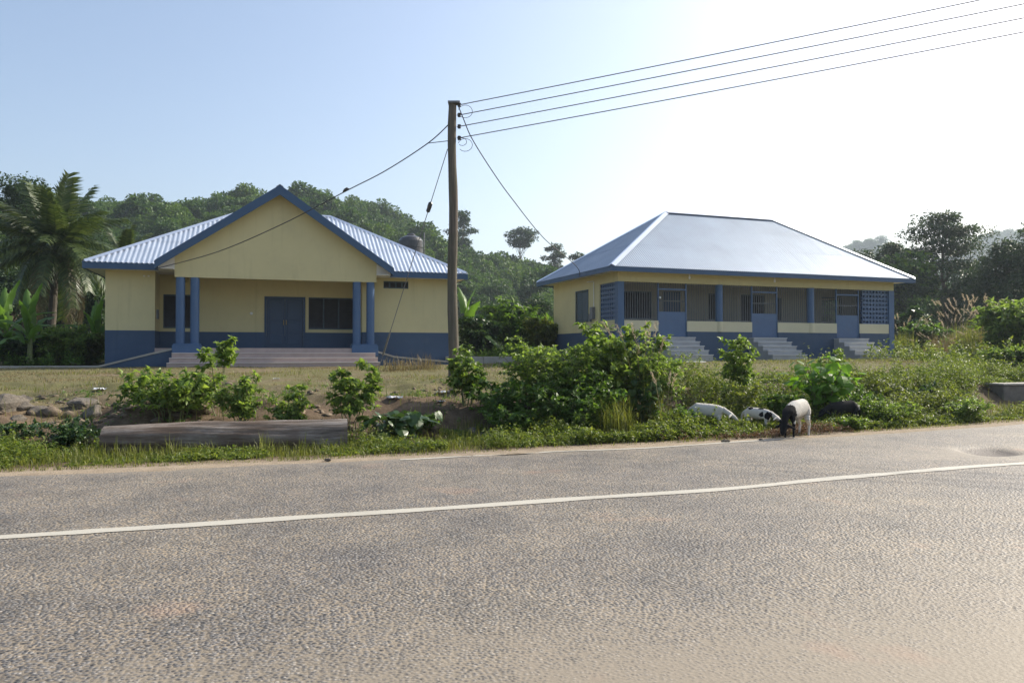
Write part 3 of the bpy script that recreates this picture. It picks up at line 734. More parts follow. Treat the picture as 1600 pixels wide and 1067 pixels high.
# ------------------------------------------------------------------ low concrete kerbs by the houses
def local(h, u, v):
    p_ = h.matrix_basis @ Vector((u, v, 0)) if False else Matrix.Rotation(h.rotation_euler.z, 4, 'Z') @ Vector((u, v, 0)) + Vector((h.location.x, h.location.y, 0))
    return p_
def kerb(h, u0, v0, u1, v1, ztop, wdt, label):
    a, b = local(h, u0, v0), local(h, u1, v1); d = (b - a); Ln = d.length; d.normalize(); sd = Vector((-d.y, d.x, 0)) * wdt
    zb_ = min(gz(a.x, a.y), gz(b.x, b.y)) - .3
    o = empty('concrete_kerb', (a.x, a.y, zb_), math.atan2(d.y, d.x)); k_ = MB(0); n = max(2, int(Ln / 1.1))
    for i in range(n):
        q_ = MB(0); q_.box(Ln*i/n + .006, Ln*(i+1)/n - .006, 0, wdt, 0, ztop - zb_ + rnd.uniform(-.012, .012)); q_.build('kerb_slab', MAT['conc'], o, bevel=.015)
    tag(o, label, 'kerb')
kerb(h1, -4.2, -.75, -.1, -.75, .86, .7, 'low concrete kerb beside the corner of the gabled house near the palm')
kerb(h1, 12.7, -.8, 15.6, -.8, 1.16, .7, 'low concrete kerb between the gabled house and the leafy cassava bush')
kerb(h2, 14.05, -.35, 19.6, -.7, 1.28, .5, 'long low concrete kerb running from the hipped house towards the plumed grass')

# ------------------------------------------------------------------ water tank behind the gabled house
p_ = local(h1, 13.2, 10.6); zt = 7.25
tk = empty('water_tank', (p_.x, p_.y, gz(p_.x, p_.y))); g0 = -gz(p_.x, p_.y) + .72
tag(tk, 'black plastic water tank on a stand showing behind the metal roof', 'tank')
b_ = MB(g0); prof = [(.01, 5.545), (.66, 5.552), (.68, 5.6), (.68, 5.9), (.65, 5.93), (.68, 5.96), (.68, 6.3), (.65, 6.33), (.68, 6.36), (.68, 6.72), (.55, 6.9), (.3, 7.02), (.26, 7.03)]
b_.tube([(0, 0, z) for _, z in prof], [r_ + .001 for r_, _ in prof], 28); b_.build('tank_body', MAT['tank'], tk, smooth=False)
b_ = MB(g0); b_.tube([(0, 0, 7.02), (0, 0, 7.10), (0, 0, 7.14)], [.24, .24, .18], 20); b_.build('lid', MAT['tank'], tk)
b_ = MB(g0)
b_.box(-.8, .8, -.8, .8, 5.45, 5.55); b_.build('platform', MAT['conc'], tk)
for sx in (-.65, .65):
    for sy in (-.65, .65):
        b_ = MB(g0); b_.box(sx - .09, sx + .09, sy - .09, sy + .09, -.1, 5.45); b_.build('leg', MAT['conc'], tk)
b_ = MB(g0); b_.tube([(.70, 0, 5.6), (.74, -.05, 6.5), (.74, -.05, 7.2)], .03, 8); b_.build('pipe', MAT['steel'], tk)

# ------------------------------------------------------------------ power poles and wires
def make_pole(loc, h, lean, label):
    o = empty('utility_pole', loc); s = MB(0); n = 14
    pts = [(lean[0]*k/n + .02*math.sin(k*.9), lean[1]*k/n + .015*math.cos(k*1.3), -.4 + (h + .4)*k/n) for k in range(n + 1)]
    s.tube(pts, [.135 - .035*k/n + .005*math.sin(k*2.1) for k in range(n + 1)], 16)
    s.build('pole_shaft', MAT['pole'], o)
    tag(o, label, 'utility pole', 'wooden utility poles'); return o
PZ = 19.2
pb = spot(708, PZ); ptop = z_at(160, PZ); PH = ptop - pb.z
pole = make_pole(pb, PH, (-.02, .0), 'weathered wooden utility pole standing between the two houses')
bm_ = MB(0); bm_.box(-.13, .17, -.12, .12, PH - .02, PH + .03); bm_.build('pole_cap', MAT['steel'], pole)
att_z = [z_at(y, PZ) for y in (163, 179, 197, 215)]
far_p = Vector((36.5, 9.2, gz(36.5, 9.2)))
PH2 = 12.5
pole2 = make_pole(far_p, PH2, (0, 0), 'wooden utility pole across the road carrying the other end of the wires')
for k, z in enumerate(att_z):
    for o_, zz, sg in ((pole, z - pb.z, 1), (pole2, None, -1)):
        if zz is None: zz = PH2 - .15 - .31*k
        r0 = .09
        ins = MB(0)
        ins.tube([(sg*r0, -.02, zz), (sg*(r0+.07), -.02, zz)], .012, 6)
        ins.tube([(sg*(r0+.06), -.02, zz-.05), (sg*(r0+.06), -.02, zz-.035), (sg*(r0+.06), -.02, zz), (sg*(r0+.06), -.02, zz+.035), (sg*(r0+.06), -.02, zz+.05)], [.03, .05, .028, .05, .03], 10)
        ins.build('insulator', MAT['tank'], o_)
    a = Vector((pb.x + .15, pb.y - .02, z)); b = Vector((far_p.x - .15, far_p.y - .02, far_p.z + PH2 - .15 - .31*k))
    n = 30; w = MB(0)
    w.tube([a.lerp(b, i/n) - Vector((0, 0, .2*4*(i/n)*(1-i/n))) for i in range(n + 1)], .0115, 6)
    tag(w.build('overhead_wire', MAT['wire'], None), ['topmost', 'second highest', 'third highest', 'lowest'][k] + ' of the four overhead wires running from the pole across the road', 'wire', 'overhead wires')
lp = MB(0)
for k, (z, r_) in enumerate(((att_z[0]-.05, .20), (att_z[3]-.06, .20), (att_z[3]+.02, .12))):
    lp.tube([(pb.x + .12 + r_*.9 + math.sin(a_)*r_*.9, pb.y - .03, z + math.cos(a_)*r_*.8 - .12) for a_ in np.linspace(-1.3, 4.0, 16)], .007, 5)
tag(lp.build('jumper_cable', MAT['cable']), 'looped jumper cables hanging at the top of the near utility pole', 'cable')

def drop(name, pts, r_, mat, label, cat, extra=None):
    w = MB(0); P = [Vector(p) for p in pts]
    out = []
    for i in range(len(P) - 1):                       # smooth through the given points
        p0, p1, p2, p3 = P[max(i-1, 0)], P[i], P[i+1], P[min(i+2, len(P)-1)]
        for k in range(8):
            s = k / 8
            out.append(.5*((2*p1) + (p2-p0)*s + (2*p0-5*p1+4*p2-p3)*s*s + (3*p1-p0-3*p2+p3)*s**3))
    out.append(P[-1]); w.tube(out, r_, 6); o = w.build(name, mat); tag(o, label, cat); return o
def pz(px, py, z): return Vector((px_x(px, z), z, z_at(py, z)))
e1 = pz(246, 419, 26.6)
sd_ = drop('service_cable', [pz(702, 192, PZ), pz(668, 223, 19.7), pz(602, 266, 20.8), pz(540, 298, 21.8), pz(440, 350, 23.6), pz(340, 393, 25.2), e1], .014, MAT['cable'], 'black service cable sagging from the pole to the gabled porch', 'cable')
k_ = MB(0); c_ = pz(540, 298, 21.8)
k_.tube([c_ + Vector((-.09, 0, -.03)), c_ + Vector((-.03, 0, .02)), c_ + Vector((.03, 0, .06)), c_ + Vector((.09, 0, .05))], [.02, .05, .05, .02], 8); k_.build('cable_joint', MAT['cable'], sd_)
k_ = MB(0); k_.tube([pz(668, 223, 19.7), pz(702, 219, PZ)], .010, 6); k_.build('cable_tail', MAT['cable'], sd_)
A2 = local(h2, -.66, 2.1)
drop('service_cable', [pz(716, 165, PZ), pz(724, 185, PZ + .1), pz(738, 217, 19.8), pz(770, 268, 21.4), pz(800, 310, 23), pz(850, 372, 26.5), pz(900, 415, 30.2), Vector((A2.x, A2.y, 4.46))], .014, MAT['cable'], 'black service cable sagging from the pole to the hipped house', 'cable')
gy_b = spot(588, 21.0); ga_ = pz(699, 232, PZ)
gw = MB(0); gw.tube([ga_, gy_b], .011, 6); gwo = gw.build('guy_wire', MAT['wire']); tag(gwo, 'slanted steel guy wire with insulator anchoring the utility pole', 'guy wire')
k_ = MB(0); c_ = ga_.lerp(gy_b, .24); d_ = (gy_b - ga_).normalized()
k_.tube([c_ - d_*.14, c_ - d_*.11, c_ - d_*.02, c_ + d_*.02, c_ + d_*.11, c_ + d_*.14], [.025, .055, .06, .055, .055, .025], 10); k_.build('insulator', MAT['tank'], gwo)
k_ = MB(0); c_ = ga_.lerp(gy_b, .86); k_.tube([c_ - d_*.5, c_ - d_*.3, c_ + d_*.25], [.012, .028, .028], 8); k_.build('turnbuckle', MAT['steel'], gwo)

# ------------------------------------------------------------------ log, stones, block, litter
la = spot(163, 10.25); lb = spot(543, 10.95)
la.z = z_at(667, 10.25) - .185; lb.z = z_at(656, 10.95) - .235
lg = empty('fallen_log', la, math.atan2(lb.y - la.y, lb.x - la.x)); LL = (lb - la).length
tag(lg, 'long weathered grey log lying on the grassy road verge', 'log')
V, F = [], []; n, k_n = 40, 64
for i in range(k_n + 1):
    s = i / k_n; r0 = .19 + .05*s + .012*math.sin(s*7)
    for j in range(n):
        a = 2*math.pi*j/n
        r_ = r0 * (1 + .10*float(vnoise(a*1.6, s*5, .8, 21)) + .16*float(vnoise(math.cos(a)*3+9, math.sin(a)*3 + s*2.0, .5, 22))) - .012*abs(math.sin(a*6 + s*3))**6
        if .48 < s < .9 and -.5 < math.sin(a) < .5 and math.cos(a) < 0: r_ *= .97
        V.append((s*LL, -math.cos(a)*r_, math.sin(a)*r_ + (lb.z - la.z)*s + .03*math.sin(s*3.1)))
for i in range(k_n):
    for j in range(n):
        F.append((i*n+j, i*n+(j+1) % n, (i+1)*n+(j+1) % n, (i+1)*n+j))
me = bpy.data.meshes.new('log_trunk'); me.from_pydata(V, [], F); me.update(); obj('log_trunk', me, MAT['log'], lg, smooth=True)
endm = M('sawn_log_end', (.24, .18, .12), .9, var=.3, scale=9, bump=.4, bscale=30)
for i, sg in ((0, -1), (k_n, 1)):
    ring = V[i*n:(i+1)*n]; c = (i/k_n*LL, 0, (lb.z - la.z)*(i/k_n) + .03*math.sin(i/k_n*3.1))
    me = bpy.data.meshes.new('log_end'); me.from_pydata(ring + [c], [], [(j, (j+1) % n, n) for j in range(n)]); me.update(); obj('log_end', me, endm, lg)

def rock_mesh(seed, rough=.28):
    b_ = bmesh.new(); bmesh.ops.create_icosphere(b_, subdivisions=3, radius=1); r_ = random.Random(seed)
    cuts = [(Vector((r_.gauss(0,1), r_.gauss(0,1), r_.gauss(0,1))).normalized(), r_.uniform(.55, .9)) for _ in range(9)]
    for v in b_.verts:
        for c, d in cuts:
            k = v.co.dot(c)
            if k > d: v.co -= c * (k - d) * .85
        v.co *= 1 + rough*.25*(math.sin(v.co.x*5+seed)*math.cos(v.co.y*6-seed)+math.sin(v.co.z*7))
    me = bpy.data.meshes.new('stone'); b_.to_mesh(me); b_.free(); me.materials.append(MAT['rock']); return me
rocks = [rock_mesh(s) for s in range(6)]
stones = [(36, 622, .19, 'dark rounded stone highest on the bare bank'), (8, 628, .24, 'large brown stone at the end of the bare bank'), (31, 634, .18, 'grey stone below the dark rounded one on the bank'),
          (60, 641, .17, 'pale lit stone half sunk in the bare bank'), (79, 640, .10, 'small dark stone beside the pale one on the bank'), (128, 628, .26, 'broad dark stone at the top of the eroded bank'),
          (146, 644, .22, 'large grey stone sticking out of the bank above the log'), (8, 684, .20, 'brown stone low in the ditch by the weeds'), (27, 652, .13, 'small brown stone low on the bank'),
          (92, 624, .08, 'small pale stone on the dry grass above the bank'), (738, 672, .16, 'grey stone at the foot of the vine covered pole'), (757, 676, .12, 'smaller grey stone beside the pole foot'),
          (1296, 593, .16, 'grey stone in the weeds beside the broad leaved shrub'), (1345, 604, .14, 'grey stone among the right hand weeds')]
def hit(px, py, z0=8.0, z1=40):
    for z in np.arange(z0, z1, .05):
        if z_at(py, z) <= gz(px_x(px, z), z): return spot(px, z)
    return spot(px, 14)
for k, (px, py, s, lab) in enumerate(stones):
    p_ = hit(px, py + 4); o = bpy.data.objects.new('stone', rocks[k % 6]); COL.objects.link(o)
    o.location = (p_.x, p_.y + s*.3, p_.z - s*.10); o.scale = (s*rnd.uniform(.9, 1.3), s*rnd.uniform(.8, 1.1), s*rnd.uniform(.6, .85)); o.rotation_euler = (0, 0, rnd.uniform(0, 6))
    tag(o, lab, 'stone', 'stones along the bank')
rp_ = [(1133, 691, .045, 'dark pebble lying on the worn road edge line'), (1188, 688, .025, 'tiny dark pebble on the road edge near the sheep'), (513, 720, .03, 'small brown pebble on the road edge by the log')]
for k, (px, py, s, lab) in enumerate(rp_):
    z = CAM_H*FPX/(py - HOR); o = bpy.data.objects.new('pebble', rocks[k + 1]); COL.objects.link(o)
    o.location = (px_x(px, z), z, .02); o.scale = (s*1.5, s, s*.6); tag(o, lab, 'pebble', 'pebbles on the road edge')
cbp = hit(1585, 628, 12); zc_ = z_at(599, cbp.y) - cbp.z
cb = empty('concrete_culvert', cbp, R(14)); tag(cb, 'dark stained concrete culvert block in the weeds at the road bend', 'culvert')
c_ = MB(0); c_.box(-.34, 1.9, 0, .55, -.3, zc_ - .05); c_.build('culvert_wall', MAT['concd'], cb, bevel=.03)
c_ = MB(0); c_.box(-.37, 1.93, -.03, .58, zc_ - .05, zc_); c_.build('culvert_cap', MAT['conc'], cb, bevel=.015)
lit = [(616, 622, 'crumpled white plastic bag in the dry grass near the dark broad leaves'), (692, 612, 'torn white plastic scrap in the dry grass beside the pole'), (156, 608, 'white plastic scrap on top of the eroded bank'),
       (468, 622, 'small white scrap by the twig heap'), (689, 627, 'white scrap half under the pole weeds'), (432, 590, 'tiny white scrap on bare soil before the wide steps'), (1082, 567, 'flat pale paper sheet on the ground by the barred veranda stairs')]
for k, (px, py, lab) in enumerate(lit):
    p_ = hit(px, py + 3); s = .10 if k < 3 else .06
    if k == 6: s = .30
    b_ = bmesh.new(); bmesh.ops.create_grid(b_, x_segments=7, y_segments=7, size=1)
    for v in b_.verts: v.co.z = rnd.uniform(-.25, .45) * (.15 if k == 6 else 1); v.co.x += rnd.uniform(-.12, .12); v.co.y += rnd.uniform(-.12, .12)
    me = bpy.data.meshes.new('litter_scrap'); b_.to_mesh(me); b_.free()
    o = obj('litter_scrap', me, MAT['litter'], None, (p_.x, p_.y, p_.z + s*.35)); o.scale = (s*1.3, s*.7, s*.6); tag(o, lab, 'litter', 'litter scraps')

# ------------------------------------------------------------------ sheep
def coat(name, white, black, mask):
    """mask: list of (centre, radius) black patches in object space, ragged by noise"""
    m, t, p = new_mat(name)
    tc = t.nodes.new('ShaderNodeTexCoord'); n = noise(t, 14, 4, .6, tc.outputs['Object'])
    n2 = noise(t, 160, 3, .7, tc.outputs['Object'])
    fac = None
    for (c, r_) in mask:
        d = t.nodes.new('ShaderNodeVectorMath'); d.operation = 'DISTANCE'; d.inputs[1].default_value = c; lk(t, tc.outputs['Object'], d.inputs[0])
        a = t.nodes.new('ShaderNodeMath'); a.operation = 'MULTIPLY_ADD'; a.inputs[1].default_value = .10; lk(t, n.outputs['Fac'], a.inputs[0]); lk(t, d.outputs['Value'], a.inputs[2])
        l = t.nodes.new('ShaderNodeMath'); l.operation = 'LESS_THAN'; l.inputs[1].default_value = r_ + .05; lk(t, a.outputs[0], l.inputs[0])
        if fac is None: fac = l.outputs[0]
        else:
            mxx = t.nodes.new('ShaderNodeMath'); mxx.operation = 'MAXIMUM'; lk(t, fac, mxx.inputs[0]); lk(t, l.outputs[0], mxx.inputs[1]); fac = mxx.outputs[0]
    w = ramp(t, n.outputs['Fac'], [(.3, tuple(x*.82 for x in white)), (.7, white)])
    c = w.outputs[0] if fac is None else mixc(t, fac, w.outputs[0], black)
    lk(t, c, p.inputs['Base Color']); p.inputs['Roughness'].default_value = .95; p.inputs['Specular IOR Level'].default_value = .15
    b = t.nodes.new('ShaderNodeBump'); b.inputs['Strength'].default_value = .6; b.inputs['Distance'].default_value = .012
    lk(t, n2.outputs['Fac'], b.inputs['Height']); lk(t, b.outputs[0], p.inputs['Normal']); return m
def sheep(name_mat, head, loc, rz, scale, label):
    """head: list of joints from the shoulder to the nose ((x, z), radius)"""
    V = [(-.30,0,.475), (-.15,0,.465), (.04,0,.455), (.20,0,.475)]; Rr = [.095, .125, .132, .100]; E = [(0,1), (1,2), (2,3)]
    def chain(start, pts):
        k = start
        for (p, r_) in pts:
            V.append(p); Rr.append(r_); E.append((k, len(V)-1)); k = len(V)-1
        return k
    hk = 3; ids = []
    for ((x, z, *yy), r_) in head:
        V.append((x, yy[0] if yy else 0, z)); Rr.append(r_); E.append((hk, len(V)-1)); hk = len(V)-1; ids.append(hk)
    poll = ids[-3]; px_, py_, pz_ = V[poll]
    for s in (-1, 1):
        chain(3, [((.20, s*.065, .34), .048), ((.195, s*.07, .21), .025), ((.20, s*.07, .11), .018), ((.20, s*.07, .035), .017), ((.215, s*.07, .012), .020)])
        chain(0, [((-.29, s*.075, .37), .068), ((-.25, s*.08, .28), .042), ((-.335, s*.08, .19), .022), ((-.315, s*.08, .10), .017), ((-.31, s*.08, .035), .017), ((-.295, s*.08, .012), .020)])
        chain(poll, [((px_ - .02, py_ + s*.085, pz_ + .01), .024), ((px_ - .035, py_ + s*.15, pz_ - .02), .020), ((px_ - .04, py_ + s*.18, pz_ - .035), .012)])
    chain(0, [((-.43, 0, .46), .035), ((-.465, 0, .36), .024), ((-.46, 0, .27), .016)])
    me = bpy.data.meshes.new('sheep'); me.from_pydata(V, E, []); o = bpy.data.objects.new('sheep', me); COL.objects.link(o)
    sk = o.modifiers.new('skin', 'SKIN'); sk.use_smooth_shade = True
    for i, r_ in enumerate(Rr): me.skin_vertices[0].data[i].radius = (r_, r_)
    me.skin_vertices[0].data[1].use_root = True
    sb = o.modifiers.new('sub', 'SUBSURF'); sb.levels = 2; sb.render_levels = 2
    bpy.context.view_layer.update(); dg = bpy.context.evaluated_depsgraph_get()
    me2 = bpy.data.meshes.new_from_object(o.evaluated_get(dg)); bpy.data.objects.remove(o); me2.name = 'sheep'
    for v in me2.vertices:                              # barrel ribs, deeper than wide
        if v.co.z > .30 and -.42 < v.co.x < .24: v.co.z = .46 + (v.co.z - .46) * 1.22; v.co.y *= .94
    me2.materials.clear(); o = obj('sheep', me2, name_mat, None, loc, (0, 0, rz), smooth=True); o.scale = (scale,)*3
    ey = MB(0); mz = V[ids[-2]]
    for s in (-1, 1):
        c = Vector(((px_*.55 + mz[0]*.45), (py_*.55 + mz[1]*.45) + s*.047, (pz_*.55 + mz[2]*.45) + .012)); ey.tube([c + Vector((0, -s*.008, 0)), c, c + Vector((0, s*.006, 0))], [.010, .012, .004], 8)
    ey.build('eyes', MAT['cable'], o)
    tag(o, label, 'sheep', 'sheep grazing on the verge'); return o
white = (.66, .62, .55)
graze = [((.30, .47), .074), ((.39, .42), .052), ((.47, .37), .054), ((.535, .31), .040), ((.58, .265), .026)]
down = [((.29, .42), .080), ((.35, .31), .056), ((.385, .20), .055), ((.42, .12), .042), ((.445, .06), .028)]
c1_ = coat('white_fleece', white, (.02, .02, .02), [])
c2_ = coat('spotted_fleece', white, (.018, .018, .02), [((.06, -.03, .62), .07), ((-.20, -.05, .60), .06), ((.26, -.04, .42), .10), ((.10, -.13, .45), .07), ((.56, 0, .28), .075)])
c3_ = coat('black_front_fleece', white, (.016, .015, .016), [((.30, 0, .40), .18), ((.40, 0, .18), .20), ((.20, -.07, .15), .19)])
c4_ = coat('black_fleece', (.02, .02, .021), (.35, .33, .30), [((-.40, 0, .46), .08)])
def on(px, py, z=None):
    z = z or CAM_H*FPX/(py - HOR); return spot(px, z)
p_ = on(1108, 0, 13.05); sheep(c1_, graze, p_, R(-24), .80, 'all white sheep grazing with lowered head in the verge weeds')
p_ = on(1186, 0, 13.3); sheep(c2_, graze, p_, R(-42), .70, 'white sheep with black spots and dark muzzle, half hidden in weeds')
p_ = on(1242, 0, 12.15); sheep(c3_, down, p_, R(224), .98, 'white sheep with black head and shoulders nibbling at the road edge')
p_ = on(1314, 0, 13.9); sheep(c4_, graze, p_, R(196), .84, 'black sheep almost hidden in the green weeds')

# ------------------------------------------------------------------ vegetation builders
def unit(v): return v / np.maximum(np.linalg.norm(v, axis=-1, keepdims=True), 1e-9)
def leaf_arrays(P, Dr, ln, wd, droop=.25, fold=.25, r_=rng):
    """diamond leaves, folded along the rib and tipped down: six vertices and four faces each"""
    n = len(P); Dr = unit(Dr); up = np.tile([0, 0, 1.], (n, 1)) + r_.normal(0, .45, (n, 3))
    sd = unit(np.cross(Dr, up)); nm = np.cross(sd, Dr)
    ln = np.broadcast_to(ln, n)[:, None]; wd = np.broadcast_to(wd, n)[:, None]
    mid = P + Dr*ln*.45; tip = P + Dr*ln - nm*ln*droop
    l = mid + sd*wd*.5 + nm*wd*fold; r = mid - sd*wd*.5 + nm*wd*fold
    V = np.stack([P, l, mid, r, tip], 1).reshape(-1, 3)
    b = (np.arange(n)*5)[:, None]
    F = np.stack([b + [0, 2, 1], b + [0, 3, 2], b + [1, 2, 4], b + [2, 3, 4]], 1).reshape(-1, 3)
    return V, F
def leaves_obj(name, P, Dr, ln, wd, mat, parent=None, loc=(0, 0, 0), **k):
    V, F = leaf_arrays(np.asarray(P), np.asarray(Dr), ln, wd, **k)
    return obj(name, mesh_np(name, V, F, np.full(len(F), 3)), mat, parent, loc)
def rdir(n, r_=rng): return unit(r_.normal(0, 1, (n, 3)))

def shrub(name, base, h, w, label, mat, stems=6, twigs=9, leaves=9, ln=.10, asp=.5, group=None, cat='shrub', seed=0, lowest=.2, bend=.5, stem_r=.010, kind_leaf='foliage'):
    r_ = np.random.default_rng(seed); o = empty(name, base); sm = MB(0); P, Dd = [], []
    for i in range(stems):
        a = r_.uniform(0, 2*math.pi); rad = w/2 * math.sqrt(r_.uniform(.05, 1)); hh = h * r_.uniform(.72, 1.0) * (1 - .25*(rad/(w/2))**2)
        tipv = np.array([math.cos(a)*rad, math.sin(a)*rad, hh]); b0 = np.array([math.cos(a), math.sin(a), 0])*rad*.25
        pts = []
        for k in range(6):
            s = k/5; q_ = b0*(1-s) + tipv*s; q_[:2] = b0[:2] + (tipv[:2]-b0[:2])*s**(1+bend); q_ += r_.normal(0, .018*h, 3)*(s > 0); pts.append(q_)
        pts[0][2] = -.08
        sm.tube([tuple(x) for x in pts], [stem_r*(1 - .7*k/5) for k in range(6)], 5)
        for j in range(twigs):
            s = r_.uniform(lowest, 1.0)**.8; f = s*5; k = min(4, int(f)); q0 = pts[k]*(1-(f-k)) + pts[k+1]*(f-k)
            aa = r_.uniform(0, 2*math.pi); tl = w*.30*r_.uniform(.5, 1.1)*(1.15 - .6*s)
            d = np.array([math.cos(aa), math.sin(aa), r_.uniform(.0, .8)]); d /= np.linalg.norm(d); q1 = q0 + d*tl; q1[2] -= .06*tl
            if q1[2] < .05: q1[2] = .05
            sm.tube([tuple(q0), tuple((q0+q1)/2 + np.array([0, 0, .03*tl])), tuple(q1)], [stem_r*.45, stem_r*.35, stem_r*.2], 3, cap=False)
            m_ = int(leaves*1.7)
            ss = r_.uniform(.25, 1.05, m_)[:, None]; pp = q0 + (q1-q0)*ss
            dd = d*.5 + rdir(m_, r_)*.9; dd[:, 2] = dd[:, 2]*.55 + .05
            P.append(pp); Dd.append(dd)
    sm.build('stem', MAT['stem'], o)
    P = np.concatenate(P); Dd = np.concatenate(Dd); L_ = ln*r_.uniform(.6, 1.25, len(P))
    leaves_obj(kind_leaf, P, Dd, L_, L_*asp*r_.uniform(.8, 1.2, len(P)), mat, o, r_=r_)
    tag(o, label, cat, group); return o

def tree(name, base, h, w, label, mat, seed=0, clumps=34, per=190, ln=.34, trunk_r=.22, crown_from=.35, flat=.55, layered=0, group=None, lean=0.0, density=1.0, cl_scale=1.0):
    r_ = np.random.default_rng(seed); o = empty(name, base); tb = MB(0); P, Dd = [], []
    tp = [np.array([lean*h*(k/6)**1.5 + r_.normal(0, .02*h)*(k > 0), r_.normal(0, .02*h)*(k > 0), -.3 + (h*.86 + .3)*k/6]) for k in range(7)]
    tb.tube([tuple(x) for x in tp], [trunk_r*(1.25 if k == 0 else 1 - .85*k/6) for k in range(7)], 9)
    for i in range(clumps):
        s = crown_from + (1 - crown_from)*((i + .5)/clumps)
        env = math.sin(math.pi*min(1, max(.12, (s - crown_from)/(1 - crown_from)*.82 + .16)))**.7
        if layered: s = crown_from + (1-crown_from)*round((s - crown_from)/(1-crown_from)*layered)/layered
        a = i*2.399 + r_.uniform(-.5, .5); rad = w/2*env*math.sqrt(r_.uniform(.12, 1)); z = h*s*r_.uniform(.96, 1.02)
        f = min(5.99, max(.5, (s - .16)*6)); k = int(f); q0 = tp[k]*(1-(f-k)) + tp[k+1]*(f-k)
        c = np.array([q0[0]*1.0 + math.cos(a)*rad, q0[1] + math.sin(a)*rad, z])
        md = (q0 + c)/2 + np.array([0, 0, -.04*h*r_.uniform(0, 1)])
        tb.tube([tuple(q0), tuple(md), tuple(c)], [trunk_r*.30*(1.1 - .7*s), trunk_r*.20*(1.1-.7*s), trunk_r*.07], 5, cap=False)
        R_ = w*.17*r_.uniform(.75, 1.35)*cl_scale; m_ = int(2.1*per*r_.uniform(.7, 1.2)*density)
        u = rdir(m_, r_)*(r_.uniform(.25, 1, m_)**.5)[:, None]; u[:, 2] *= flat
        lump = 1 + .35*np.sin(u[:, :1]*6 + i)*np.cos(u[:, 1:2]*7 - i)
        P.append(c + u*R_*lump); dd = u*.8 + rdir(m_, r_)*.7; dd[:, 2] *= .6; Dd.append(dd)
    tb.build('trunk', MAT['bark'], o)
    P = np.concatenate(P); Dd = np.concatenate(Dd); L_ = ln*.62*r_.uniform(.55, 1.3, len(P))
    leaves_obj('crown', P, Dd, L_, L_*.6, mat, o, r_=r_)
    tag(o, label, 'tree', group); return o

def blade_leaf_mesh(name, ln, wd, droop, seg=9, tears=False, mat=None, fold=.18, wave=.0):
    """long arching leaf lying along +x from the origin, with a raised rib"""
    V, F = [], []
    for i in range(seg + 1):
        s = i/seg; x = ln*(s - .18*droop*s*s); z = -ln*droop*s*s*.75 + ln*.10*math.sin(math.pi*s)
        w = wd*.5*(math.sin(math.pi*min(1, .06 + s*.94))**.55) * (1 - .25*s)
        if i == seg: w = .004
        for k, f_ in enumerate((-1, -.5, 0, .5, 1)):
            V.append((x, w*f_, z - abs(f_)*w*fold*2 + wave*math.sin(s*23 + f_*2)*w))
    for i in range(seg):
        for k in range(4):
            if tears and k in (0, 3) and rnd.random() < .22: continue
            a = i*5 + k; F.append((a, a+1, a+6, a+5))
    me = bpy.data.meshes.new(name); me.from_pydata(V, [], F); me.update()
    if mat: me.materials.append(mat)
    me.polygons.foreach_set('use_smooth', [True]*len(F)); return me

def banana(base, h, n, label, seed):
    r_ = random.Random(seed); o = empty('banana_plant', base); s = MB(0)
    s.tube([(0, 0, -.2), (.02, 0, h*.25), (.03, .02, h*.5)], [.10, .085, .05], 9); s.build('stem', MAT['stem'], o)
    ms = [blade_leaf_mesh('leaf', h*.75, h*.19, d, 12, True, MAT['leaf_banana'], .22, .12) for d in (.15, .55, .95)]
    for k in range(n):
        e = 1 - k/n; l = bpy.data.objects.new('leaf', ms[0 if e > .7 else 1 if e > .35 else 2]); COL.objects.link(l); l.parent = o
        l.location = (.03, .02, h*(.34 + .16*e)); l.rotation_euler = (r_.uniform(-.3, .3), -R(15 + 68*e), k*2.4 + r_.uniform(-.4, .4)); sc_ = r_.uniform(.8, 1.1); l.scale = (sc_, sc_, sc_)
    tag(o, label, 'banana plant', 'banana plants'); return o

def frond_mesh(ln, droop, mat, seed, leaflet=.75):
    r_ = np.random.default_rng(seed); V, F = [], []
    def rach(s): return np.array([ln*(s - .22*droop*s*s), 0, ln*(.18*s - droop*.72*s*s)])
    N = 12
    for i in range(N + 1):
        q_ = rach(i/N); w = .035*(1 - .85*i/N); V += [(q_[0], -w, q_[2]), (q_[0], w, q_[2]), (q_[0], 0, q_[2] + w)]
    for i in range(N):
        a = i*3; F += [(a, a+3, a+4, a+1), (a+1, a+4, a+5, a+2), (a+2, a+5, a+3, a)]
    for i in range(52):
        s = .16 + .83*i/52; q_ = rach(s); tg = rach(min(1, s+.02)) - rach(s - .02); tg /= np.linalg.norm(tg)
        for sg in (-1, 1):
            L_ = leaflet*(math.sin(math.pi*(.12 + .80*s))**.6)*r_.uniform(.85, 1.1)
            d = tg*.55 + np.array([0, sg*.8, -.12 + r_.normal(0, .12)]); d /= np.linalg.norm(d)
            m_ = q_ + d*L_*.5; e = q_ + d*L_ + np.array([0, 0, -.42*L_*r_.uniform(.6, 1.2)])
            wv = np.cross(d, [0, 0, 1.]); wv = tg*.042
            b_ = len(V); V += [tuple(q_ - wv*.6), tuple(q_ + wv*.6), tuple(m_ + wv), tuple(m_ - wv), tuple(e)]
            F += [(b_, b_+1, b_+2, b_+3), (b_+3, b_+2, b_+4)]
    me = bpy.data.meshes.new('frond'); me.from_pydata(V, [], F); me.update(); me.materials.append(mat); return me
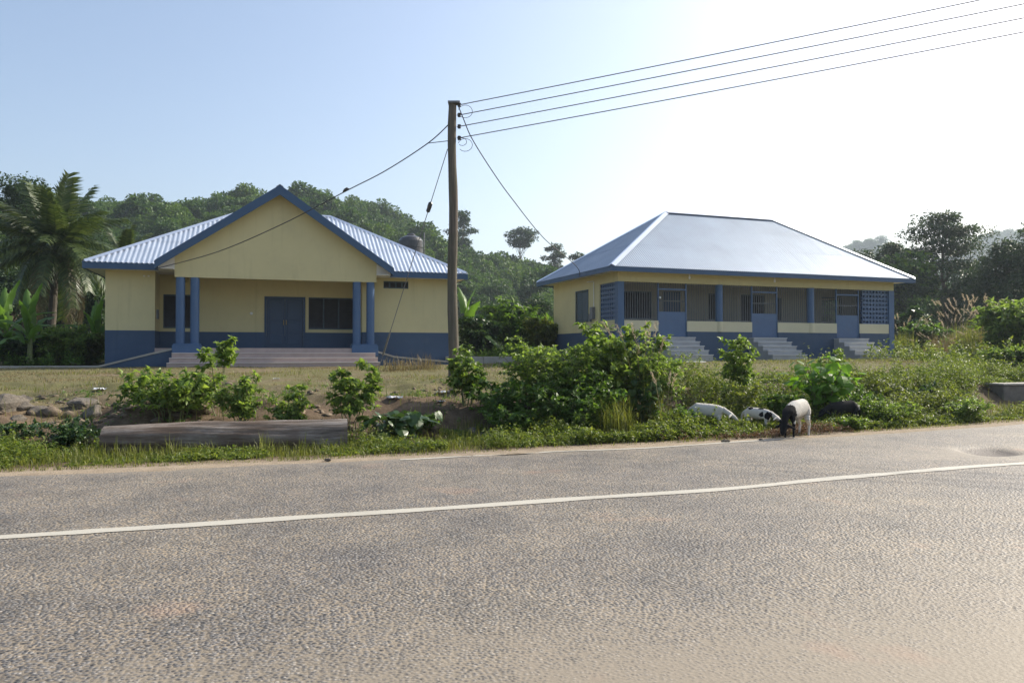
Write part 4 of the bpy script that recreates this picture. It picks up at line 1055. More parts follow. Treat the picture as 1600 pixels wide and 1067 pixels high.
def palm(base, hc, ln, n, label, seed, dry=3):
    r_ = random.Random(seed); o = empty('coconut_palm', base); s = MB(0); K = 16
    s.tube([(.25*math.sin(k/K*1.6), .1*k/K, -.2 + (hc + .2)*k/K) for k in range(K + 1)], [(.22 - .09*k/K)*(1 + .05*(k % 2)) for k in range(K + 1)], 12); s.build('trunk', MAT['palmbark'], o)
    ms = [frond_mesh(ln, d, MAT['leaf_palm'], seed + i, ln*.22) for i, d in enumerate((.25, .55, .9, 1.2))]; md = frond_mesh(ln*.9, 1.5, MAT['leaf_palm_dry'], seed + 9, ln*.17)
    c = (.25*math.sin(1.6), .1, hc)
    for k in range(n):
        e = k/(n - 1); dead = k < dry
        l = bpy.data.objects.new('frond', md if dead else ms[3 if e < .35 else 2 if e < .6 else 1 if e < .85 else 0]); COL.objects.link(l); l.parent = o; l.location = c
        l.rotation_euler = (r_.uniform(-.25, .25), -R(-35 + 20*r_.random() if dead else -22 + 96*e), k*2.399 + r_.uniform(-.3, .3)); q_ = r_.uniform(.85, 1.1); l.scale = (q_, q_, q_)
    nut = MB(0)
    for k in range(6):
        a = k*1.05; x, y = c[0] + .24*math.cos(a), c[1] + .24*math.sin(a)
        nut.tube([(x, y, hc - .42), (x, y, hc - .36), (x, y, hc - .25), (x, y, hc - .14), (x, y, hc - .08)], [.03, .10, .125, .10, .03], 9)
    nut.build('coconuts', MAT['leaf_palm_dry'], o)
    tag(o, label, 'palm tree', 'coconut palms'); return o

def blades(P, ln, wd, lean=.35, r_=rng):
    n = len(P); a = r_.uniform(0, 2*math.pi, n); d = np.stack([np.cos(a), np.sin(a), np.zeros(n)], 1); sd = np.stack([-np.sin(a), np.cos(a), np.zeros(n)], 1)
    k = (np.abs(r_.normal(0, lean, n)))[:, None]; ln = np.broadcast_to(ln, n)[:, None]; wd = np.broadcast_to(wd, n)[:, None]
    m_ = P + d*ln*.25*k + np.array([0, 0, 1.])*ln*.55; e = P + d*ln*.95*k + np.array([0, 0, 1.])*ln*np.maximum(.25, 1 - .45*k)
    V = np.stack([P - sd*wd*.5, P + sd*wd*.5, m_ + sd*wd*.4, m_ - sd*wd*.4, e], 1).reshape(-1, 3)
    b = (np.arange(n)*5)[:, None]; L_ = np.concatenate([b + [0, 1, 2, 3], b + [3, 2, 4]], 1).ravel()
    return V, L_, np.tile([4, 3], n)
def grass_obj(name, P, ln, wd, mat, parent=None, loc=(0, 0, 0), lean=.35, r_=rng):
    return obj(name, mesh_np(name, *blades(np.asarray(P), ln, wd, lean, r_)), mat, parent, loc)
def clump(name, base, h, w, n, label, mat, plumes=0, seed=0, wd=.012, spread=.35, short=.5, lean=.45, group=None, cat='grass clump'):
    r_ = np.random.default_rng(seed); o = empty(name, base); rr = w*spread*np.sqrt(r_.random(n)); a = r_.uniform(0, 6.28, n)
    P = np.stack([rr*np.cos(a), rr*np.sin(a), np.full(n, -.05)], 1); grass_obj('blades', P, h*r_.uniform(short, 1.05, n), wd, mat, o, lean=lean, r_=r_)
    if plumes:
        m_ = MB(0); pp, pd = [], []
        for k in range(plumes):
            a = r_.uniform(0, 6.28); q_ = np.array([math.cos(a), math.sin(a), 0])*w*.5*r_.uniform(.2, 1); t_ = q_*1.25 + np.array([0, 0, h*r_.uniform(.95, 1.35)])
            m_.tube([tuple(q_*.3), tuple((q_*.3 + t_)/2 + np.array([0, 0, .1*h])), tuple(t_)], [.005, .004, .003], 4, cap=False)
            pp, pd = [], []; g_ = 46; s = r_.uniform(0, 1, g_)[:, None]; dd = unit(t_ - q_*.3 + np.array([q_[0], q_[1], -.2*h])); pp.append(t_ + dd*s*.26*h**.5 + r_.normal(0, .012, (g_, 3))); pd.append(dd*.8 + rdir(g_, r_)*.5); leaves_obj('plume', pp[0], pd[0], .055*max(1, h*.8), .012*max(1, h*.8), MAT['plume'], o, r_=r_)
        m_.build('stalk', MAT['grass_dry'], o)
    tag(o, label, cat, group); return o
def heart_leaf(s, mat):
    out = [(0, 0), (-.10, .30), (.05, .48), (.35, .50), (.70, .30), (1.0, 0)]
    V = [(0, 0, 0), (.35, 0, .03), (.70, 0, .0), (1.0, 0, -.14)]; F = []
    for sg in (1, -1):
        b_ = len(V); V += [(-.10, sg*.28, -.02), (.06, sg*.47, -.05), (.36, sg*.49, -.05), (.70, sg*.29, -.07)]
        fs = [(0, b_+1, b_), (0, 1, b_+2, b_+1), (1, 2, b_+3, b_+2), (2, 3, b_+3)]
        F += fs if sg < 0 else [f[::-1] for f in fs]
    me = bpy.data.meshes.new('leaf'); me.from_pydata([(a*s, b*s, c*s) for a, b, c in V], [], F); me.update(); me.materials.append(mat); return me
def broad_shrub(name, base, h, w, n, s, label, mat, seed, group=None, droop=.5, flatz=1.0):
    r_ = random.Random(seed); o = empty(name, base); st = MB(0); ms = [heart_leaf(s*k, mat) for k in (.75, 1.0, 1.25)]
    ns = max(4, n // 11); tips = []
    for i in range(ns):
        a = i*2.399; rad = w/2*math.sqrt((i + .6)/ns)*.85; tp = Vector((math.cos(a)*rad, math.sin(a)*rad, h*r_.uniform(.75, 1)*(1 - .35*(rad/(w/2))**2)))
        pts = [Vector((tp.x*.15, tp.y*.15, -.08)), Vector((tp.x*.45, tp.y*.45, tp.z*.55)), tp]; st.tube(pts, [.014, .010, .005], 5); tips.append(pts)
    st.build('stem', MAT['stem'], o)
    for k in range(n):
        pts = tips[k % ns]; f = r_.uniform(.25, 1)**.7; q_ = pts[1].lerp(pts[2], (f - .5)*2) if f > .5 else pts[0].lerp(pts[1], f*2)
        a = r_.uniform(0, 6.28); d = Vector((math.cos(a), math.sin(a), .2))*s*r_.uniform(.3, 1.0)
        l = bpy.data.objects.new('leaf', ms[k % 3]); COL.objects.link(l); l.parent = o; l.location = q_ + d; l.location.z = max(.04, l.location.z)
        l.rotation_euler = (r_.uniform(-.5, .5), R(r_.uniform(-15, 60))*droop*2, a)
    tag(o, label, 'shrub', group); return o

def place(px, z, ytop):                               # foot on the ground and height up to an image row
    b = spot(px, z); return b, max(.2, z_at(ytop, z) - b.z)
def wpx(p, z): return p / FPX * z

# ------------------------------------------------------------------ roadside shrubs
SG = 'leafy shrubs on the roadside bank'
def sh(px, z, yt, wp, label, mat='leaf_lime', name='roadside_shrub', **k):
    b, h = place(px, z, yt); return shrub(name, b, h, wpx(wp, z), label, MAT[mat], group=SG, **k)
sh(268, 11.9, 568, 155, 'broad bright green shrub behind the pale end of the log', stems=16, twigs=11, leaves=8, ln=.105, asp=.62, seed=1)
sh(347, 12.3, 513, 80, 'tall thin sapling with a lit crown rising before the wide steps', name='sapling', stems=3, twigs=9, leaves=11, ln=.11, asp=.6, seed=2, lowest=.62, bend=1.5, cat='sapling')
sh(378, 12.0, 575, 70, 'narrow upright green shrub at the foot of the thin sapling', stems=8, twigs=9, leaves=8, ln=.10, asp=.6, seed=3)
sh(447, 12.0, 602, 80, 'low rounded yellow green shrub behind the log beside the twig heap', stems=10, twigs=9, leaves=8, ln=.085, asp=.6, seed=4)
sh(552, 12.2, 545, 85, 'upright sapling shrub beyond the sawn end of the log', stems=7, twigs=12, leaves=9, ln=.105, asp=.6, seed=5, lowest=.3)
sh(729, 13.6, 542, 70, 'climbing leafy shrub growing around the foot of the utility pole', stems=9, twigs=12, leaves=9, ln=.095, asp=.65, seed=6)
sh(790, 13.2, 588, 135, 'mid green shrub between the pole and the largest bush', 'leaf_mid', stems=11, twigs=10, leaves=9, ln=.10, asp=.6, seed=7)
sh(852, 13.5, 520, 165, 'large dense bush in front of the gap between the houses', 'leaf_lime', stems=30, twigs=15, leaves=9, ln=.085, asp=.62, seed=8)
sh(895, 12.9, 580, 165, 'dark leafy bush filling the ditch under the large bush', 'leaf_mid', stems=24, twigs=12, leaves=9, ln=.09, asp=.6, seed=9)
sh(962, 13.8, 492, 155, 'tall bright bush covering the corner of the hipped house', 'leaf_lime', stems=26, twigs=14, leaves=9, ln=.11, asp=.62, seed=10)
sh(1015, 13.6, 540, 115, 'bright shrub with pale seed plumes leaning from it', 'leaf_lime', stems=12, twigs=11, leaves=9, ln=.10, asp=.5, seed=11)
sh(1147, 14.6, 515, 75, 'slender yellow green shrub before the middle veranda stairs', 'leaf_lime', stems=9, twigs=11, leaves=9, ln=.10, asp=.6, seed=12, lowest=.45)
sh(1150, 14.3, 580, 70, 'sparse weedy shrub behind the spotted sheep', 'leaf_olive', stems=9, twigs=8, leaves=7, ln=.075, asp=.5, seed=13)
sh(1305, 15.4, 527, 60, 'thin pale topped sapling behind the broad leaved shrub', 'leaf_lime', stems=5, twigs=8, leaves=7, ln=.09, asp=.5, seed=14, lowest=.5)
sh(1445, 16.5, 585, 55, 'small dark bush among the weeds below the plumed grass', 'leaf_dark', stems=8, twigs=9, leaves=9, ln=.09, asp=.7, seed=15)
sh(1402, 14.9, 612, 110, 'spreading weedy bush behind the black sheep', 'leaf_olive', stems=14, twigs=10, leaves=8, ln=.075, asp=.5, seed=16)
sh(1480, 15.8, 608, 100, 'spreading weedy bush beside the concrete culvert', 'leaf_olive', stems=14, twigs=10, leaves=8, ln=.075, asp=.5, seed=17)
sh(1345, 14.6, 600, 90, 'leafy bush just right of the broad leaved shrub', 'leaf_mid', stems=12, twigs=10, leaves=8, ln=.08, asp=.55, seed=18)
sh(1050, 13.0, 632, 75, 'low green bush behind the all white sheep', 'leaf_mid', stems=10, twigs=9, leaves=8, ln=.07, asp=.5, seed=19)
sh(100, 10.7, 655, 120, 'low bush of small dark leaves beside the pale log end', 'leaf_dark', stems=14, twigs=9, leaves=9, ln=.06, asp=.65, seed=20)
sh(30, 11.0, 655, 80, 'low dark creeping bush among the bank stones', 'leaf_dark', stems=9, twigs=9, leaves=8, ln=.05, asp=.65, seed=21)
sh(225, 12.6, 625, 60, 'low green bush at the edge of the eroded bank', 'leaf_mid', stems=8, twigs=9, leaves=8, ln=.06, asp=.6, seed=22)
sh(820, 12.6, 622, 130, 'low spreading green bush at the ditch edge under the large bush', 'leaf_mid', stems=18, twigs=10, leaves=9, ln=.08, asp=.6, seed=23)
sh(925, 12.6, 630, 110, 'low leafy bush beside the tall bright grass clump', 'leaf_lime', stems=14, twigs=10, leaves=9, ln=.07, asp=.5, seed=24)
sh(1085, 14.0, 585, 70, 'sparse dry weedy bush between the plumed shrub and the spotted sheep', 'leaf_olive', stems=9, twigs=8, leaves=6, ln=.06, asp=.45, seed=25)
sh(1225, 13.9, 612, 80, 'leafy green bush behind the black headed sheep', 'leaf_mid', stems=12, twigs=10, leaves=9, ln=.085, asp=.6, seed=26)
sh(1330, 13.3, 655, 60, 'weedy bush hiding the legs of the black sheep', 'leaf_lime', stems=12, twigs=9, leaves=8, ln=.065, asp=.5, seed=27)
sh(1375, 14.2, 620, 100, 'yellow green weedy bush between the black sheep and the culvert', 'leaf_lime', stems=14, twigs=10, leaves=8, ln=.07, asp=.5, seed=28)
sh(1440, 15.6, 592, 120, 'broad weedy bush on the bank below the long kerb', 'leaf_olive', stems=16, twigs=10, leaves=8, ln=.075, asp=.5, seed=29)
sh(1505, 15.0, 622, 90, 'yellow green weedy bush just before the culvert', 'leaf_lime', stems=14, twigs=10, leaves=8, ln=.07, asp=.5, seed=30)
sh(1380, 17.0, 575, 90, 'low weedy bush on the bank before the last veranda stairs', 'leaf_olive', stems=12, twigs=9, leaves=8, ln=.075, asp=.5, seed=34)
sh(640, 12.4, 640, 90, 'low green bush behind the patch of large dark leaves', 'leaf_mid', stems=10, twigs=9, leaves=8, ln=.08, asp=.6, seed=35)
b, h = place(1285, 14.4, 535); broad_shrub('broad_leaved_shrub', b, h, wpx(110, 14.4), 170, .19, 'rounded shrub of large bright heart shaped leaves above the sheep', MAT['leaf_big'], 31, SG)
b, h = place(620, 11.7, 630); broad_shrub('broad_leaved_shrub', b, h, wpx(130, 11.7), 110, .17, 'low patch of large dark leaves between the log and the pole', MAT['leaf_dark'], 32, SG)
b, h = place(1012, 13.2, 580); broad_shrub('broad_leaved_shrub', b, h, wpx(75, 13.2), 60, .15, 'drooping glossy dark leaves at the foot of the plumed shrub', MAT['leaf_dark'], 33, SG, droop=.9)
GG = 'tall grass clumps'
for px, z, yt, wp, n, plm, lab in ((962, 12.4, 600, 80, 260, 0, 'tall bright grass clump in front of the covering bush'), (1010, 13.4, 560, 90, 120, 9, 'grass clump with pale feathery plumes beside the covering bush'), (268, 9.95, 668, 26, 26, 0, 'small thin grass tuft before the middle of the log'),
                                   (418, 10.15, 660, 36, 34, 0, 'sparse tall grass tuft standing before the log'), (1040, 12.6, 615, 60, 120, 3, 'grass clump behind the all white sheep')):
    b, h = place(px, z, yt); clump('grass_clump', b, h, wpx(wp, z), n, lab, MAT['grass'], plm, seed=int(px), group=GG)
for k, (px, z, yt, lab) in enumerate(((617, 24.5, 545, 'reddish dry grass tuft left of the guy wire anchor'), (650, 25.5, 541, 'reddish dry grass tuft before the dado of the gabled house'), (672, 25.8, 548, 'small reddish dry tuft near the pole'))):
    b, h = place(px, z, yt); clump('dry_grass_tuft', b, h, wpx(34, z), 150, lab, MAT['grass_dry'], 0, seed=90+k, group='dry grass tufts', wd=.016, spread=.6, short=.15, lean=.9)
# twig heap behind the log
th = MB(0); c = spot(495, 12.0)
for k in range(70):
    a = rnd.uniform(-.5, .5) + (math.pi if rnd.random() < .5 else 0); l = rnd.uniform(.2, .55); q_ = Vector((rnd.uniform(-.35, .35), rnd.uniform(-.25, .25), rnd.uniform(.0, .22)))
    th.tube([q_, q_ + Vector((math.cos(a)*l*.5, math.sin(a)*l*.3, rnd.uniform(0, .08))), q_ + Vector((math.cos(a)*l, math.sin(a)*l*.6, rnd.uniform(-.05, .1)))], [.010, .008, .004], 4)
tag(th.build('twig_heap', MAT['twig'], None, loc=c), 'heap of dry twigs behind the sawn end of the log', 'twig heap', kind='stuff')

# ------------------------------------------------------------------ uncountable ground plants
def scatter(n, x0, x1, d0, d1, pw=1.0):
    x = rng.uniform(x0, x1, n); d = d0 + (d1 - d0)*rng.random(n)**pw; y = road_f(x) + d/.93; return x, y, d
def stack(x, y, dz_=0): return np.stack([x, y, ground(x, y) + dz_], 1)
x, y, d = scatter(46000, -9, 15, .12, 2.6, 1.25)
keep = rng.random(len(x)) < .12 + 1.2*(vnoise(x, y, .8, 31) + .35)
x, y, d = x[keep], y[keep], d[keep]
ln = (.05 + .16*smooth(d/1.2)) * rng.uniform(.5, 1.4, len(x))
tag(grass_obj('verge_grass', stack(x, y, -.01), ln, .0075, MAT['grass'], lean=.6), 'short green grass along the far road edge', 'grass', kind='stuff')
x, y, d = scatter(5200, -9, 15, .5, 4.2, 1.1); k = vnoise(x, y, .6, 61) > .08; x, y = x[k], y[k]
tag(grass_obj('tall_loose_grass', stack(x, y, -.01), rng.uniform(.14, .42, len(x)), .007, MAT['grass'], lean=.5), 'loose taller grass stalks through the roadside weeds', 'grass', kind='stuff')
# loose clods and small stones on the eroded bank
r_ = np.random.default_rng(77); n = 1500
x = np.concatenate([r_.uniform(-9.5, 0, 1000), r_.uniform(0, 15, 500)]); d = np.abs(r_.normal(3.3, 1.3, n)) + .6; y = road_f(x) + d/.93
k = vnoise(x, y, 1.0, 41) > -.08; x, y = x[k], y[k]; n = len(x)
oct_ = np.array([(1,0,0),(0,1,0),(-1,0,0),(0,-1,0),(0,0,1),(0,0,-1),(.6,.6,.5),(-.6,.6,.5),(-.6,-.6,.5),(.6,-.6,.5)], float)
fc = np.array([(0,1,6),(6,1,4),(6,4,0),(1,2,7),(7,2,4),(7,4,1),(2,3,8),(8,3,4),(8,4,2),(3,0,9),(9,0,4),(9,4,3),(1,0,5),(2,1,5),(3,2,5),(0,3,5)])
sz = r_.gamma(2.0, .018, n) + .012
V = oct_[None]*(1 + r_.normal(0, .18, (n, 10, 1)))*sz[:, None, None]*np.stack([r_.uniform(.8, 1.5, n), r_.uniform(.8, 1.4, n), r_.uniform(.5, .9, n)], 1)[:, None, :]
V = V + np.stack([x, y, ground(x, y)], 1)[:, None, :]
F = (fc[None] + (np.arange(n)*10)[:, None, None]).reshape(-1, 3)
MAT['clod'] = M('earth_clod', (.15, .115, .08), .95, var=.4, scale=7, bump=.5, bscale=30)
tag(obj('soil_clods', mesh_np('soil_clods', V.reshape(-1, 3), F, np.full(len(F), 3)), MAT['clod']), 'loose earth clods and pebbles strewn over the eroded bank', 'soil', kind='stuff')
# leafy weeds: little stems carrying leaves
def weeds(name, x, y, hgt, per, ln, mat, label, asp=.5):
    n = len(x); base = stack(x, y, -.01); hh = np.broadcast_to(hgt, n)*rng.uniform(.5, 1.25, n)*np.clip(1 + 2.2*vnoise(x, y, .9, 51) + 1.2*vnoise(x, y, .3, 52), .3, 2.6)
    lean = rng.normal(0, .22, (n, 2)); s = rng.uniform(.2, 1.0, (n, per))
    P = base[:, None, :] + np.concatenate([lean[:, None, :]*(s*hh[:, None])[..., None], (s*hh[:, None])[..., None]], -1)
    P[..., :2] += rng.normal(0, .018, P.shape[:2] + (2,))
    P = P.reshape(-1, 3); dd = rdir(len(P)); dd[:, 2] = dd[:, 2]*.5 + .15
    L_ = ln*rng.uniform(.6, 1.3, len(P)); return tag(leaves_obj(name, P, dd, L_, L_*asp, mat), label, 'weeds', kind='stuff')
x, y, d = scatter(9500, -9, 4, .35, 2.3); k = vnoise(x, y, .7, 33) > -.16; x, y, d = x[k], y[k], d[k]
weeds('verge_weeds', x, y, (.07 + .13*smooth(d/1.3))*np.where((x > -5.6) & (x < -2.1) & (d < 1.6), .38, 1), 14, .045, MAT['weed'], 'low leafy weeds along the verge before the log and bushes')
x, y, d = scatter(15000, 1.0, 15, .4, 5.2, 1.25); k = (vnoise(x, y, 1.1, 34) > -.25 + .06*np.clip(d - 3, 0, 5)) & ~((np.abs(x - 4.65) < .6) & (d < .8)) & ~((x/y > .605) & (y < cbp.y + .3) & (d > .9)); x, y, d = x[k], y[k], d[k]
weeds('bank_weeds', x, y, .10 + .27*smooth((d - .3)/1.4), 17, .058, MAT['weed'], 'tangled green weeds on the bank around the sheep')
x, y, d = scatter(2200, -9.5, 15, 2.2, 6.5); k = vnoise(x, y, .9, 35) > .02; x, y, d = x[k], y[k], d[k]
weeds('creeping_plants', x, y, .09, 12, .045, MAT['leaf_mid'], 'patchy creeping plants on the eroded bank')
x = rng.normal(4.35, .75, 900); y = road_f(x) + rng.uniform(.15, 1.1, 900)
weeds('withered_weeds', x, y, .10, 12, .035, MAT['brownplant'], 'withered brown weeds under the grazing sheep')
x, y, d = scatter(150000, -17, 22, 3.6, 21, .9); k = rng.random(len(x)) < .05 + 1.5*(vnoise(x, y, 1.7, 36) + .18) + .9*vnoise(x, y, .45, 37); x, y, d = x[k], y[k], d[k]
def out_of_house(x, y):
    ok = np.ones(len(x), bool)
    for h_, w_, dpt, f_ in ((h1, W1, D1, -2.3), (h2, W2, D2, -1.6)):
        c_, s_ = math.cos(h_.rotation_euler.z), math.sin(h_.rotation_euler.z); dx, dy = x - h_.location.x, y - h_.location.y
        u, v = dx*c_ + dy*s_, -dx*s_ + dy*c_; ok &= ~((u > -.8) & (u < w_ + .8) & (v > f_) & (v < dpt + .5))
    return ok
k = out_of_house(x, y); x, y, d = x[k], y[k], d[k]
tag(grass_obj('dry_lawn_grass', stack(x, y, -.01), rng.uniform(.02, .085, len(x)), .011, MAT['grass_dry'], lean=.8), 'short dry grass over the ground before the houses', 'grass', kind='stuff')
x, y, d = scatter(80000, -17, 24, 3.4, 22, .9); k = (rng.random(len(x)) < .9*(vnoise(x, y, 1.9, 38) + .25) + .03*np.clip(x, -3, 14)) & out_of_house(x, y); x, y = x[k], y[k]
tag(grass_obj('green_lawn_grass', stack(x, y, -.01), rng.uniform(.03, .14, len(x)), .012, MAT['grass'], lean=.7), 'patches of green grass over the ground before the houses', 'grass', kind='stuff')
x = rng.uniform(14, 34, 4200); y = rng.uniform(24, 52, 4200); k = out_of_house(x, y) & (x > .46*y) ; x, y = x[k], y[k]
weeds('field_weeds', x, y, .45, 16, .13, MAT['weed'], 'rough green growth beside and behind the hipped house')
x = np.concatenate([rng.uniform(-27, -15.3, 3000), rng.uniform(-2.6, 3.3, 1500)]); y = np.concatenate([rng.uniform(27.5, 45, 3000), rng.uniform(34, 48, 1500)]); k = out_of_house(x, y); x, y = x[k], y[k]
weeds('side_weeds', x, y, .45, 16, .13, MAT['leaf_mid'], 'rough green growth beside the gabled house')

# ------------------------------------------------------------------ plants around the houses
BG = 'bushes beside the houses'
def bg(px, z, yt, wp, label, mat, **k):
    b, h = place(px, z, yt); return shrub('leafy_bush', b, h, wpx(wp, z), label, MAT[mat], group=BG, **k)
big = dict(stems=22, twigs=16, leaves=10, stem_r=.03)
bg(800, 38, 466, 120, 'large cassava bush between the two houses', 'leaf_mid', ln=.34, asp=.38, seed=41, **big)
bg(745, 36.5, 490, 70, 'dark bush close to the side of the gabled house', 'leaf_dark', ln=.26, asp=.5, seed=42, **big)
bg(848, 36, 492, 60, 'small bush against the end wall of the hipped house', 'leaf_olive', ln=.24, asp=.45, seed=43, **big)
bg(95, 29.5, 505, 90, 'round feathery bush beside the dado of the gabled house', 'leaf_lime', ln=.20, asp=.35, seed=44, **big)
bg(140, 30.5, 515, 60, 'yellowish bush touching the corner of the gabled house', 'leaf_olive', ln=.20, asp=.35, seed=45, **big)
bg(20, 29.0, 520, 90, 'dark bush under the banana plants', 'leaf_dark', ln=.22, asp=.4, seed=46, **big)
bg(1588, 31, 455, 110, 'large bright bush beyond the end of the long kerb', 'leaf_lime', ln=.26, asp=.45, seed=47, **big)
bg(1445, 42, 500, 70, 'round green bush in the plumed grass', 'leaf_mid', ln=.26, asp=.5, seed=48, **big)
bg(1585, 25, 545, 90, 'low leafy bush at the end of the long kerb', 'leaf_lime', ln=.14, asp=.5, seed=49, **big)
bg(1420, 45, 478, 60, 'shiny leaved bush behind the corner of the hipped house', 'leaf_dark', ln=.30, asp=.5, seed=50, **big)
for k, (px, z, yt, wp, plm) in enumerate(((1410, 39, 500, 60, 14), (1480, 40, 500, 70, 16), (1525, 37, 482, 80, 26), (1560, 36, 492, 70, 22), (1500, 44, 484, 90, 20), (1465, 36, 520, 60, 10), (1545, 33, 512, 70, 16))):
    b, h = place(px, z, yt + 12); clump('plumed_grass', b, h, wpx(wp, z), 420, 'tall pale plumed grass clump in the field beside the hipped house', MAT['grass_dry'] if k % 2 else MAT['grass'], plm, seed=200+k, wd=.03, group='plumed grass in the field')
b, _ = place(8, 28.5, 500); banana(b, 2.6, 7, 'banana plant with upright leaves under the large palm', 61)
b, _ = place(46, 28.0, 500); banana(b, 2.4, 8, 'banana plant with drooping torn leaves beside the feathery bush', 62)
b, _ = place(148, 33, 500); banana(b, 2.3, 7, 'small banana plant close to the corner of the gabled house', 63)
b, _ = place(728, 37, 480); banana(b, 3.0, 6, 'banana plant showing behind the utility pole', 64)
b, _ = place(75, 37, 300); palm(b, z_at(395, 37) - b.z, 3.9, 42, 'large coconut palm with drooping fronds beside the gabled house', 71, 4)
b, _ = place(182, 46, 300); palm(b, z_at(405, 46) - b.z, 2.6, 14, 'small coconut palm tip behind the metal roof', 72, 0)

# ------------------------------------------------------------------ trees one can tell apart
TG = 'trees behind the houses'
def tr(px, z, yt, wp, label, mat='leaf_tree', **k):
    b, h = place(px, z, yt); return tree(k.pop('name', 'broadleaf_tree'), b, h, wpx(wp, z), label, MAT[mat], group=TG, **k)
tr(1475, 72, 338, 150, 'tall layered tree with ragged flat crown behind the hipped house', seed=81, clumps=52, per=230, ln=.42, crown_from=.28, layered=6, flat=.38, trunk_r=.32)
tr(1395, 80, 385, 90, 'rounded dark tree next to the end of the hipped roof', seed=82, clumps=34, per=220, ln=.45, crown_from=.15)
tr(1575, 58, 385, 120, 'dense dark tree standing over the bright bush', seed=83, clumps=44, per=260, ln=.36, crown_from=.12)
tr(1650, 55, 345, 150, 'tallest dense dark tree beside the field', seed=84, clumps=48, per=260, ln=.36, crown_from=.12)
tr(1525, 66, 425, 90, 'low dark tree between the layered tree and the dense one', seed=85, clumps=30, per=240, ln=.38, crown_from=.08)
tr(1425, 68, 430, 90, 'low dark tree in front of the layered tree', seed=86, clumps=30, per=240, ln=.36, crown_from=.08)
tr(1350, 95, 395, 100, 'hazy dark tree rising behind the hipped roof', seed=87, clumps=30, per=200, ln=.5, crown_from=.15)
tr(45, 62, 288, 150, 'large domed dark tree rising behind the palm', seed=88, clumps=50, per=240, ln=.44, crown_from=.2, trunk_r=.4)
tr(-60, 55, 330, 140, 'dense dark tree beyond the large palm', seed=89, clumps=40, per=240, ln=.40, crown_from=.12)
tr(130, 68, 372, 110, 'dark tree between the palm and the gabled roof', seed=90, clumps=34, per=230, ln=.42, crown_from=.1)
tr(20, 48, 430, 110, 'low dark tree behind the banana plants', seed=91, clumps=30, per=240, ln=.32, crown_from=.06)
tr(135, 50, 452, 80, 'low dark tree behind the corner of the gabled house', seed=92, clumps=26, per=230, ln=.32, crown_from=.06)
tr(835, 60, 470, 70, 'low dark tree behind the cassava bush', seed=93, clumps=24, per=220, ln=.34, crown_from=.06)
def ridge_tree(px, yt, z, wp, label, **k):
    x = px_x(px, z); b = Vector((x, z, gz(x, z))); h = z_at(yt, z) - b.z; tree('ridge_tree', b, h, wpx(wp, z), label, MAT['leaf_tree'], group='tall trees on the ridge', **k)
ridge_tree(812, 356, 205, 46, 'lone tall tree with bare trunk and flat crown on the ridge', seed=95, clumps=20, per=80, ln=1.0, crown_from=.74, flat=.5, trunk_r=.38)
ridge_tree(722, 331, 205, 44, 'tall spreading tree on the ridge right of the utility pole', seed=96, clumps=24, per=90, ln=1.0, crown_from=.5, flat=.45, trunk_r=.4)
ridge_tree(864, 383, 200, 40, 'low spreading tree on the ridge near the hipped roof', seed=97, clumps=20, per=90, ln=.95, crown_from=.4, flat=.5, trunk_r=.35)
ridge_tree(905, 394, 195, 40, 'round tree on the ridge behind the tip of the hipped roof', seed=98, clumps=20, per=90, ln=.95, crown_from=.3, trunk_r=.35)

# ------------------------------------------------------------------ far wood: one mass of crowns
proto = bpy.data.collections.new('forest_crowns')
for k in range(5):
    r_ = np.random.default_rng(300 + k); P, Dd = [], []
    hgt = 8.5; n = 22
    for i in range(n):
        s = (i + .5)/n; zc = hgt*(.28 + .66*s); env = math.sin(math.pi*min(1, .22 + .72*s))**.8; a = i*2.4 + r_.uniform(-.6, .6); rad = 3.3*env*math.sqrt(r_.uniform(.1, 1))
        R_ = 1.25*r_.uniform(.7, 1.3); u = rdir(130, r_)*(r_.uniform(.3, 1, 130)**.4)[:, None]; u[:, 2] *= .7
        P.append(np.array([math.cos(a)*rad, math.sin(a)*rad, zc]) + u*R_); Dd.append(u + rdir(130, r_)*.7)
    P = np.concatenate(P); Dd = np.concatenate(Dd); L_ = .52*r_.uniform(.55, 1.25, len(P)); V, F = leaf_arrays(P, Dd, L_, L_*.75, r_=r_)
    me = mesh_np('forest_crown', V, F, np.full(len(F), 3)); me.materials.append(MAT['leaf_forest'])
    t_ = bpy.data.objects.new('forest_crown', me); proto.objects.link(t_)
pts = []
yy = 66.0
while yy < 262:
    st = 4.3 if yy < 200 else 5.0
    xx = np.arange(-.80*yy - 20, .80*yy + 25, st); xx = xx + rng.uniform(-1.9, 1.9, len(xx)); y_ = yy + rng.uniform(-1.9, 1.9, len(xx))
    hh = np.interp(xx, CRX, CRH); k = (rng.random(len(xx)) < .93) & ((yy > 118) | (xx < -32) | (xx > 34)) & ((xx < 70) | (yy < 210))
    pts.append(np.stack([xx[k], y_[k], ground(xx[k], y_[k])], 1)); yy += st
for (x0, x1, y0, y1, st) in ((180, 800, 560, 900, 10.5),):
    gx2, gy2 = np.meshgrid(np.arange(x0, x1, st), np.arange(y0, y1, st)); gx2 = gx2.ravel() + rng.uniform(-4, 4, gx2.size); gy2 = gy2.ravel() + rng.uniform(-4, 4, gy2.size)
    z_ = ground(gx2, gy2); k = z_ > 22; pts.append(np.stack([gx2[k], gy2[k], z_[k]], 1))
pts = np.concatenate(pts); print('forest crowns', len(pts))
me = bpy.data.meshes.new('hillside_forest'); me.vertices.add(len(pts)); me.vertices.foreach_set('co', pts.astype(np.float32).ravel())
scl = rng.uniform(.75, 1.3, len(pts)) * np.where(rng.random(len(pts)) < .07, 1.35, 1) * np.interp(pts[:, 1], [66, 120, 190, 400, 450], [.6, .66, 1, 1, 1.35])
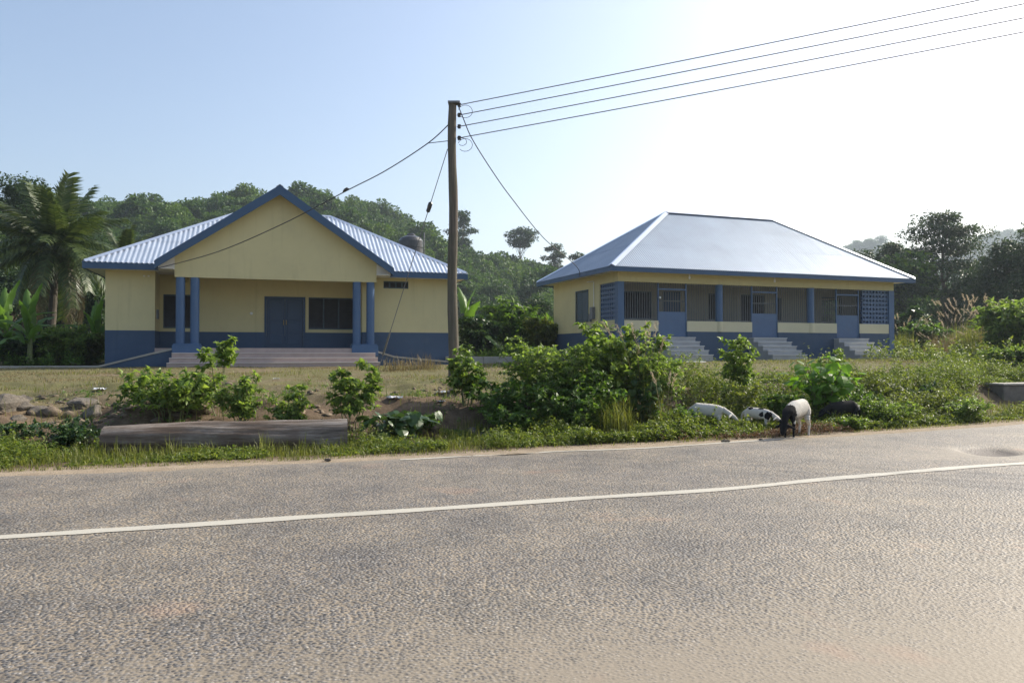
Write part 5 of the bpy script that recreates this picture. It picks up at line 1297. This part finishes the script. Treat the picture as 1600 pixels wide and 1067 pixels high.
a_ = me.attributes.new('size', 'FLOAT', 'POINT'); a_.data.foreach_set('value', scl.astype(np.float32)); me.update()
forest = bpy.data.objects.new('hillside_forest', me); COL.objects.link(forest)
tag(forest, 'dense green wood covering the hills behind the houses', 'forest', kind='stuff')
ng = bpy.data.node_groups.new('forest_scatter', 'GeometryNodeTree')
ng.interface.new_socket('Geometry', in_out='INPUT', socket_type='NodeSocketGeometry'); ng.interface.new_socket('Geometry', in_out='OUTPUT', socket_type='NodeSocketGeometry')
N = ng.nodes; gi = N.new('NodeGroupInput'); go_ = N.new('NodeGroupOutput'); mp_ = N.new('GeometryNodeMeshToPoints'); ip = N.new('GeometryNodeInstanceOnPoints'); ci = N.new('GeometryNodeCollectionInfo')
ci.inputs['Collection'].default_value = proto; ci.inputs['Separate Children'].default_value = True; ci.inputs['Reset Children'].default_value = True
rv = N.new('FunctionNodeRandomValue'); rv.data_type = 'FLOAT_VECTOR'; rv.inputs[0].default_value = (-.08, -.08, 0); rv.inputs[1].default_value = (.08, .08, 6.283)
na = N.new('GeometryNodeInputNamedAttribute'); na.data_type = 'FLOAT'; na.inputs['Name'].default_value = 'size'
lkn = ng.links.new
lkn(gi.outputs[0], mp_.inputs[0]); lkn(mp_.outputs[0], ip.inputs['Points']); lkn(ci.outputs[0], ip.inputs['Instance']); ip.inputs['Pick Instance'].default_value = True
lkn(rv.outputs[0], ip.inputs['Rotation']); lkn(na.outputs[0], ip.inputs['Scale']); lkn(ip.outputs[0], go_.inputs[0])
md = forest.modifiers.new('scatter', 'NODES'); md.node_group = ng

# ------------------------------------------------------------------ haze
hz = MB(0); hz.box(-3100, 3100, -700, 3600, -8, 190); hzo = hz.build('haze', None); tag(hzo, 'pale sunlit haze in the air over the hills', 'haze', kind='stuff')
m = bpy.data.materials.new('haze_air'); m.use_nodes = True; t = m.node_tree; t.nodes.remove(t.nodes['Principled BSDF'])
pv = t.nodes.new('ShaderNodeVolumePrincipled'); pv.inputs['Color'].default_value = (.76, .88, 1, 1); pv.inputs['Density'].default_value = .00040; pv.inputs['Anisotropy'].default_value = .35
lk(t, pv.outputs[0], t.nodes['Material Output'].inputs['Volume']); hzo.data.materials.append(m)
